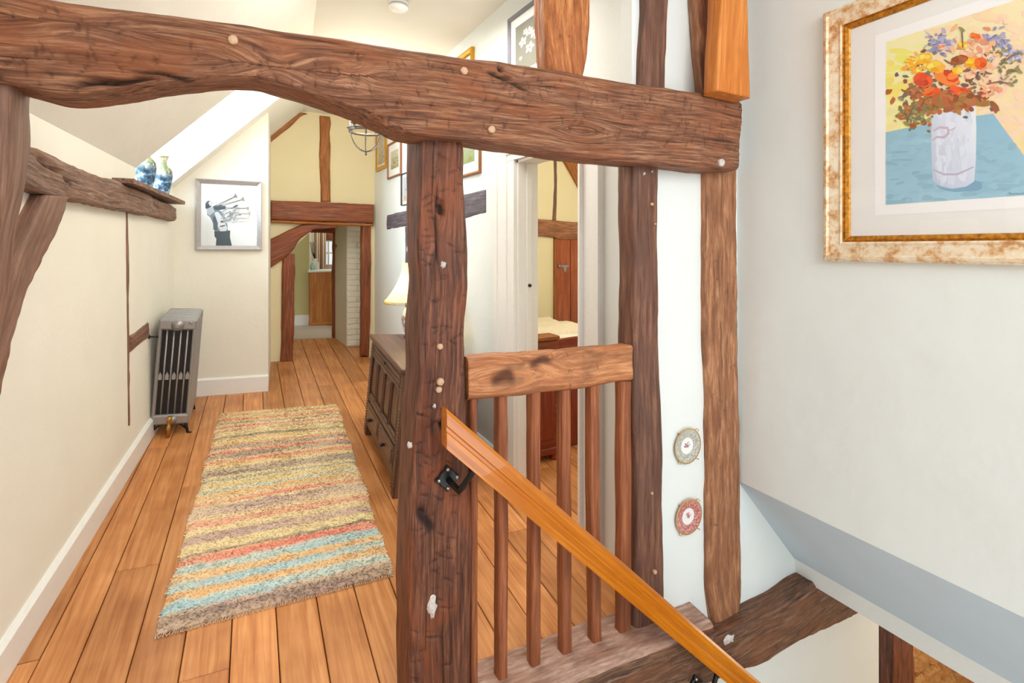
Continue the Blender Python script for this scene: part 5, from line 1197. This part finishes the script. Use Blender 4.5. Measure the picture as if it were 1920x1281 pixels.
# ================================================================== DORMER SILL AND VASES
sy0, sy1 = float(onLW(249, 340, .09)[1]), DY1+.06
mb = MB(); sb = [(-.80, DY0+.01), (-.80, DY1-.01), (lwx(DY1)+.001, DY1-.01), (lwx(DY1)+.001, sy1), (lwx(sy1)+.095, sy1), (lwx(sy0)+.095, sy0), (lwx(sy0)+.001, sy0), (lwx(DY0)+.001, DY0+.01)]
zs = DZ0-.012
mb.poly([(a, b_, zs) for a, b_ in sb][::-1], (0, 0, .026)); tag(mb.build('sill_board', 'grey_oak', grain='y'), 'weathered oak board forming the dormer window sill', 'sill')
M['vase'] = None
m, nt, b = new_mat('blue_white_glaze'); b.inputs['Roughness'].default_value = .12; b.inputs['Coat Weight'].default_value = .5
tc = N(nt, 'ShaderNodeTexCoord'); nz = N(nt, 'ShaderNodeTexNoise'); nz.inputs['Scale'].default_value = 22; nz.inputs['Detail'].default_value = 6; nz.inputs['Roughness'].default_value = .7; L(nt, tc.outputs['Object'], nz.inputs[0])
nz2 = N(nt, 'ShaderNodeTexNoise'); nz2.inputs['Scale'].default_value = 16; L(nt, tc.outputs['Object'], nz2.inputs[0])
sx = N(nt, 'ShaderNodeSeparateXYZ'); L(nt, tc.outputs['Object'], sx.inputs[0])
rp = ramp(nt, [(.40, C(22, 52, 84)), (.50, C(56, 98, 132)), (.58, C(130, 166, 184)), (.66, C(214, 220, 218))], nz.outputs[0])
rp2 = ramp(nt, [(.38, C(214, 214, 206)), (.48, C(170, 166, 110)), (.56, C(90, 120, 96)), (.64, C(196, 150, 166))], nz2.outputs[0])
mr = N(nt, 'ShaderNodeMapRange'); mr.inputs[1].default_value = .12; mr.inputs[2].default_value = .19; L(nt, sx.outputs[2], mr.inputs[0])
mx = N(nt, 'ShaderNodeMix', data_type='RGBA'); L(nt, mr.outputs[0], mx.inputs[0]); L(nt, rp.outputs[0], mx.inputs[6]); L(nt, rp2.outputs[0], mx.inputs[7]); L(nt, mx.outputs[2], b.inputs['Base Color'])
M['vase'] = m
def vase(u, v, y_, s_, label):
    p = onY(u, v, y_); t = empty('vase', (float(p[0]), y_, zs+.026)); tag(t, label, 'vase', 'vases on the dormer sill')
    mb = MB(); pr = [(.034, 0), (.036, .006), (.040, .03), (.054, .09), (.060, .14), (.056, .175), (.040, .20), (.028, .212), (.026, .24), (.034, .262), (.036, .268), (.030, .266), (.022, .24), (.024, .21), (.0001, .20)]
    mb.lathe([(a*s_, b_*s_) for a, b_ in pr], n=30); mb.build('body', 'vase', t)
    mb = MB(); mb.lathe([(.0365*s_, .262*s_), (.0375*s_, .268*s_), (.0355*s_, .272*s_), (.033*s_, .268*s_)], n=30); mb.build('rim', plain('gilt_rim', C(176, 170, 120), .3), t)
vase(273, 345, 4.02, 1.02, 'blue and white vase on the dormer sill, nearer the tie beam')
vase(305, 362, 4.42, 1.06, 'blue and white vase on the dormer sill, nearer the end wall')

# ================================================================== BEDROOM FURNITURE
# plank door on the back wall
dl, dR = float(onY(1041, 500, BY)[0]), float(onY(1041, 500, BY)[0])+.80; zt = float(onY(1060, 449, BY)[2]); zb = F(dl, BY)
bd = empty('plank_door'); tag(bd, 'red-brown plank door with an iron latch in the bedroom wall', 'door')
mb = MB(); mb.box(dl-.03, BY-.03, zb, dl, BY-.001, zt+.02, .004); mb.box(dl-.03, BY-.03, zt, dR+.03, BY-.001, zt+.03, .004); mb.build('door_frame', 'far_orange', bd, grain='z')
for k in range(4):
    w_ = .2; mb = MB(); mb.box(dl+k*w_+.002, BY-.026-.003*(k % 2), zb, dl+(k+1)*w_-.002, BY-.004, zt-.003, .004); mb.build('plank', 'doorwood', bd, grain='z')
p = onY(1053, 499, BY-.03); mb = MB(); mb.box(p[0]-.05, p[1]-.008, p[2]-.012, p[0]+.10, p[1], p[2]+.012, .003); mb.lathe([(.022, 0), (.018, .02), (.0001, .026)], (p[0]-.035, p[1], p[2]), 14, axY)
mb.poly([(p[0]+.02, p[1]-.006, p[2]-.01), (p[0]+.07, p[1]-.006, p[2]-.01), (p[0]+.06, p[1]-.006, p[2]-.06), (p[0]+.045, p[1]-.006, p[2]-.08), (p[0]+.03, p[1]-.006, p[2]-.06)], (0, .006, 0)); mb.build('latch', 'iron', bd)
# bed seen over its footboard
fy = 3.18; fx0 = float(onY(1012, 850, fy)[0]); fx1 = fx0+1.05; zf = F(fx0, fy)
bed = empty('bed'); tag(bed, 'mahogany bed with white sheet and cream quilt seen through the bedroom doorway', 'bed')
zft = float(onY(1050, 637, fy)[2]); zfb = float(onY(1060, 862, fy)[2])
mb = MB(); pts = [(fx0, fy, zfb), (fx1, fy, zfb)]+[(fx1-(fx1-fx0)*k/20, fy, zft-.012+.02*math.sin(math.pi*k/20)) for k in range(21)]
mb.poly(pts, (0, .045, 0)); fb_ = mb.build('footboard', 'mahogany', bed, grain='x')
for x in (fx0+.04, fx1-.11):
    mb = MB(); mb.box(x, fy-.012, zfb+.10, x+.4 if x < fx0+.1 else x+.07, fy+.002, zft-.09, .006)
    mb.build('panel', 'mahogany', fb_, grain='z')
mb = MB(); mb.box(fx0-.01, fy-.03, zfb-.01, fx1+.01, fy+.05, zfb+.04, .012); mb.box(fx0-.005, fy-.02, zfb+.04, fx1+.005, fy+.048, zfb+.06, .006); mb.build('plinth_moulding', 'mahogany', bed, grain='x')
xf = float(onY(1085, 860, fy)[0])
for x in (fx0+.02, xf-.05, fx1-.12):
    mb = MB(); o_ = [(0, 0), (.13, 0), (.125, -.03), (.10, -.045), (.095, -.08), (.11, -.11), (.10, -.13), (.05, -.13), (.035, -.10), (.02, -.05)]
    mb.poly([(x+a, fy-.02, zfb+b_) for a, b_ in o_][::-1], (0, .05, 0)); mb.build('leg', 'mahogany', bed, grain='z')
zm = E-.79; by1 = BY-.12
mb = MB(); mb.box(fx0+.02, fy+.05, zm-.35, fx1-.02, by1, zm-.10, .01); mb.build('bed_frame', 'mahogany', bed, grain='y')
mb = MB(); nx_, ny_ = 24, 36; v_ = []
def soft(x0, x1, y0, y1, zt, zb_, amp, seed, name, mat):
    mb = MB(); nx_, ny_ = 26, 34; q = []
    for j in range(ny_):
        for i in range(nx_):
            a, b_ = i/(nx_-1), j/(ny_-1); e_ = min(a, 1-a)*(x1-x0), min(b_, 1-b_)*(y1-y0); dd = max(0, 1-min(e_)/.07); q.append((x0+(x1-x0)*a, y0+(y1-y0)*b_, zt-(zt-zb_)*dd**3))
    Q_ = np.array(q); Q_[:, 2] += amp*fbm(np.c_[Q_[:, 0]*6+seed, Q_[:, 1]*6, Q_[:, 0]*0], 3); mb.add(Q_.tolist(), [(j*nx_+i, j*nx_+i+1, (j+1)*nx_+i+1, (j+1)*nx_+i) for j in range(ny_-1) for i in range(nx_-1)], True)
    return mb.build(name, mat, bed)
soft(fx0+.0, fx1, fy+.05, by1, zm, zm-.22, .02, 1, 'sheet', 'sheet'); soft(fx0+.05, fx1+.01, fy+.75, by1-.3, zm+.05, zm-.1, .05, 5, 'quilt', 'fabric')
mb = MB(); mb.box(fx0, by1, zm-.5, fx1, by1+.05, zm+.15, .02); mb.build('headboard', 'mahogany', bed, grain='x')
# wooden box at the bed corner with a small dark object on it
p = onY(1015, 655, 3.02); pt_ = onY(1015, 632, 3.02)
bxx = empty('bedside_chest', (0, 0, 0)); tag(bxx, 'small brown wooden chest standing at the corner of the bed', 'cabinet')
x0 = float(p[0])-.10; x1 = float(onY(1046, 640, 3.02)[0]); ztb = float(pt_[2]); zfl = F(x0, 3.02)
def bb(nm, mt, *a, **k): m_ = MB(); m_.box(*a); return m_.build(nm, mt, bxx, grain=k.get('g', 'x'))
zl = float(onY(1030, 853, 3.02)[2])
bb('body', 'mahogany', x0, 3.02, zl+.03, x1, 3.15, ztb-.03, .004); bb('top', 'far_orange', x0-.012, 3.008, ztb-.03, x1+.012, 3.150, ztb, .006); bb('frieze', 'far_oak', x0-.004, 3.012, ztb-.13, x1+.004, 3.15, ztb-.035, .004); bb('plinth', 'mahogany', x0-.008, 3.006, zl, x1+.008, 3.15, zl+.05, .008)
bb('panel', 'mahogany', x0+.03, 3.010, zl+.10, x1-.03, 3.03, ztb-.18, .008, g='z')
for x in (x0, x1-.05): bb('foot', 'mahogany', x, 3.012, F(x, 3.02), x+.05, 3.06, zl+.01, .008)
c_ = (float(onY(1000, 621, 3.09)[0]), 3.09, ztb); ck = empty('dark_ornament', c_); tag(ck, 'small dark rounded ornament on the wooden chest by the bed', 'ornament')
mb = MB(); mb.lathe([(.018, 0), (.022, .006), (.014, .014), (.022, .030), (.020, .044), (.0001, .052)], n=18); mb.build('body', 'black', ck)
mb = MB(); mb.lathe([(.026, 0), (.026, .006), (.020, .007), (.0001, .007)], n=18); mb.build('stand', 'brass', ck)

# ================================================================== FAR ROOM FURNITURE
cy = 7.62; cx0, cx1 = float(onY(580, 560, cy)[0]), float(onY(580, 560, cy)[0])+.62; cb_ = F(cx0, cy); ct = float(onY(600, 507, cy)[2])
pc = empty('pine_cupboard'); tag(pc, 'pine cupboard end seen through the far doorway', 'cupboard')
def pb(nm, *a): m_ = MB(); m_.box(*a); return m_.build(nm, 'pine', pc, grain='z')
pb('carcass', cx0, cy+.02, cb_+.02, cx1, cy+.42, ct-.03, .004)
for k in range(2): m_ = pb('side_board', cx0+k*.31+.001, cy, cb_+.012, cx0+(k+1)*.31-.001, cy+.022, ct-.03, .003)
m_ = MB(); m_.box(cx0-.015, cy-.015, ct-.03, cx1+.01, cy+.44, ct, .008); m_.build('top', 'gloss_white', pc)
m_ = MB(); m_.box(cx0-.005, cy-.006, cb_, cx1, cy+.41, cb_+.05, .004); m_.build('plinth', 'pine', pc, grain='x')
def bottle(u, y_, r_, h_, col, label):
    p = onY(u, 505, y_); t = empty('bottle', (float(p[0]), y_, ct)); tag(t, label, 'bottle')
    mb = MB(); mb.lathe([(r_, 0), (r_, h_*.62), (r_*.4, h_*.75), (r_*.4, h_*.86)], n=18); mb.build('body', plain('bottle_'+label[:5], col, .15), t)
    mb = MB(); mb.lathe([(r_*.48, h_*.86), (r_*.48, h_), (.0001, h_)], n=14); mb.build('cap', 'gloss_white', t)
bottle(586, 7.74, .030, .12, C(160, 206, 196), 'squat aqua bottle on the pine cupboard')
bottle(595, 7.80, .022, .16, C(236, 232, 220), 'white bottle beside the aqua one on the pine cupboard')
tv = empty('tall_vase', (float(onY(591, 505, 7.88)[0]), 7.88, ct)); tag(tv, 'slim vase of dark twigs on the pine cupboard by the curtain', 'vase')
mb = MB(); mb.lathe([(.02, 0), (.03, .05), (.026, .12), (.016, .15), (.018, .16), (.0001, .15)], n=16); mb.build('body', 'porcelain', tv)
for k in range(4): mb = MB(); mb.tube([(0, 0, .14), (-.01-.012*k, 0, .25), (-.02-.016*k, .01*k, .40)], .004, 5); mb.build('twig', 'iron_dark', tv)
cu = empty('curtain'); tag(cu, 'cream and brown striped curtain hanging beside the small far window', 'curtain')
c0, c1 = float(onY(588, 470, wy-.16)[0]), float(onY(611, 470, wy-.16)[0]); zt_, zb2 = float(onY(600, 425, wy-.16)[2]), float(onY(600, 520, wy-.16)[2])
nS = 60; v_ = []; cc = []
for j in range(12):
    for i in range(nS+1):
        q = i/nS; v_.append((c0+(c1-c0)*q, wy-.16+.022*math.sin(q*6*2*math.pi), zt_+(zb2-zt_)*j/11)); k_ = int(q*12) % 3
        cc.append(((lin(228), lin(214), lin(196), 1), (lin(150), lin(112), lin(92), 1), (lin(206), lin(186), lin(166), 1))[k_])
mb = MB(); mb.add(v_, [(j*(nS+1)+i, j*(nS+1)+i+1, (j+1)*(nS+1)+i+1, (j+1)*(nS+1)+i) for j in range(11) for i in range(nS)], True)
o = mb.build('drape', 'print', cu, cols=cc); md = o.modifiers.new('thick', 'SOLIDIFY'); md.thickness = .006
mb = MB(); mb.tube([(c0-.06, wy-.16, zt_-.01), (c1+.4, wy-.16, zt_-.01)], .012, 10); mb.build('pole', 'iron_dark', cu)
mb = MB(); mb.box(wx0-.06, wy-.06, wz1+.02, wx1+.3, wy-.002, wz1+.16, .01); tag(mb.build('window_lintel', 'far_oak', grain='x'), 'dark oak lintel over the small far window', 'beam')
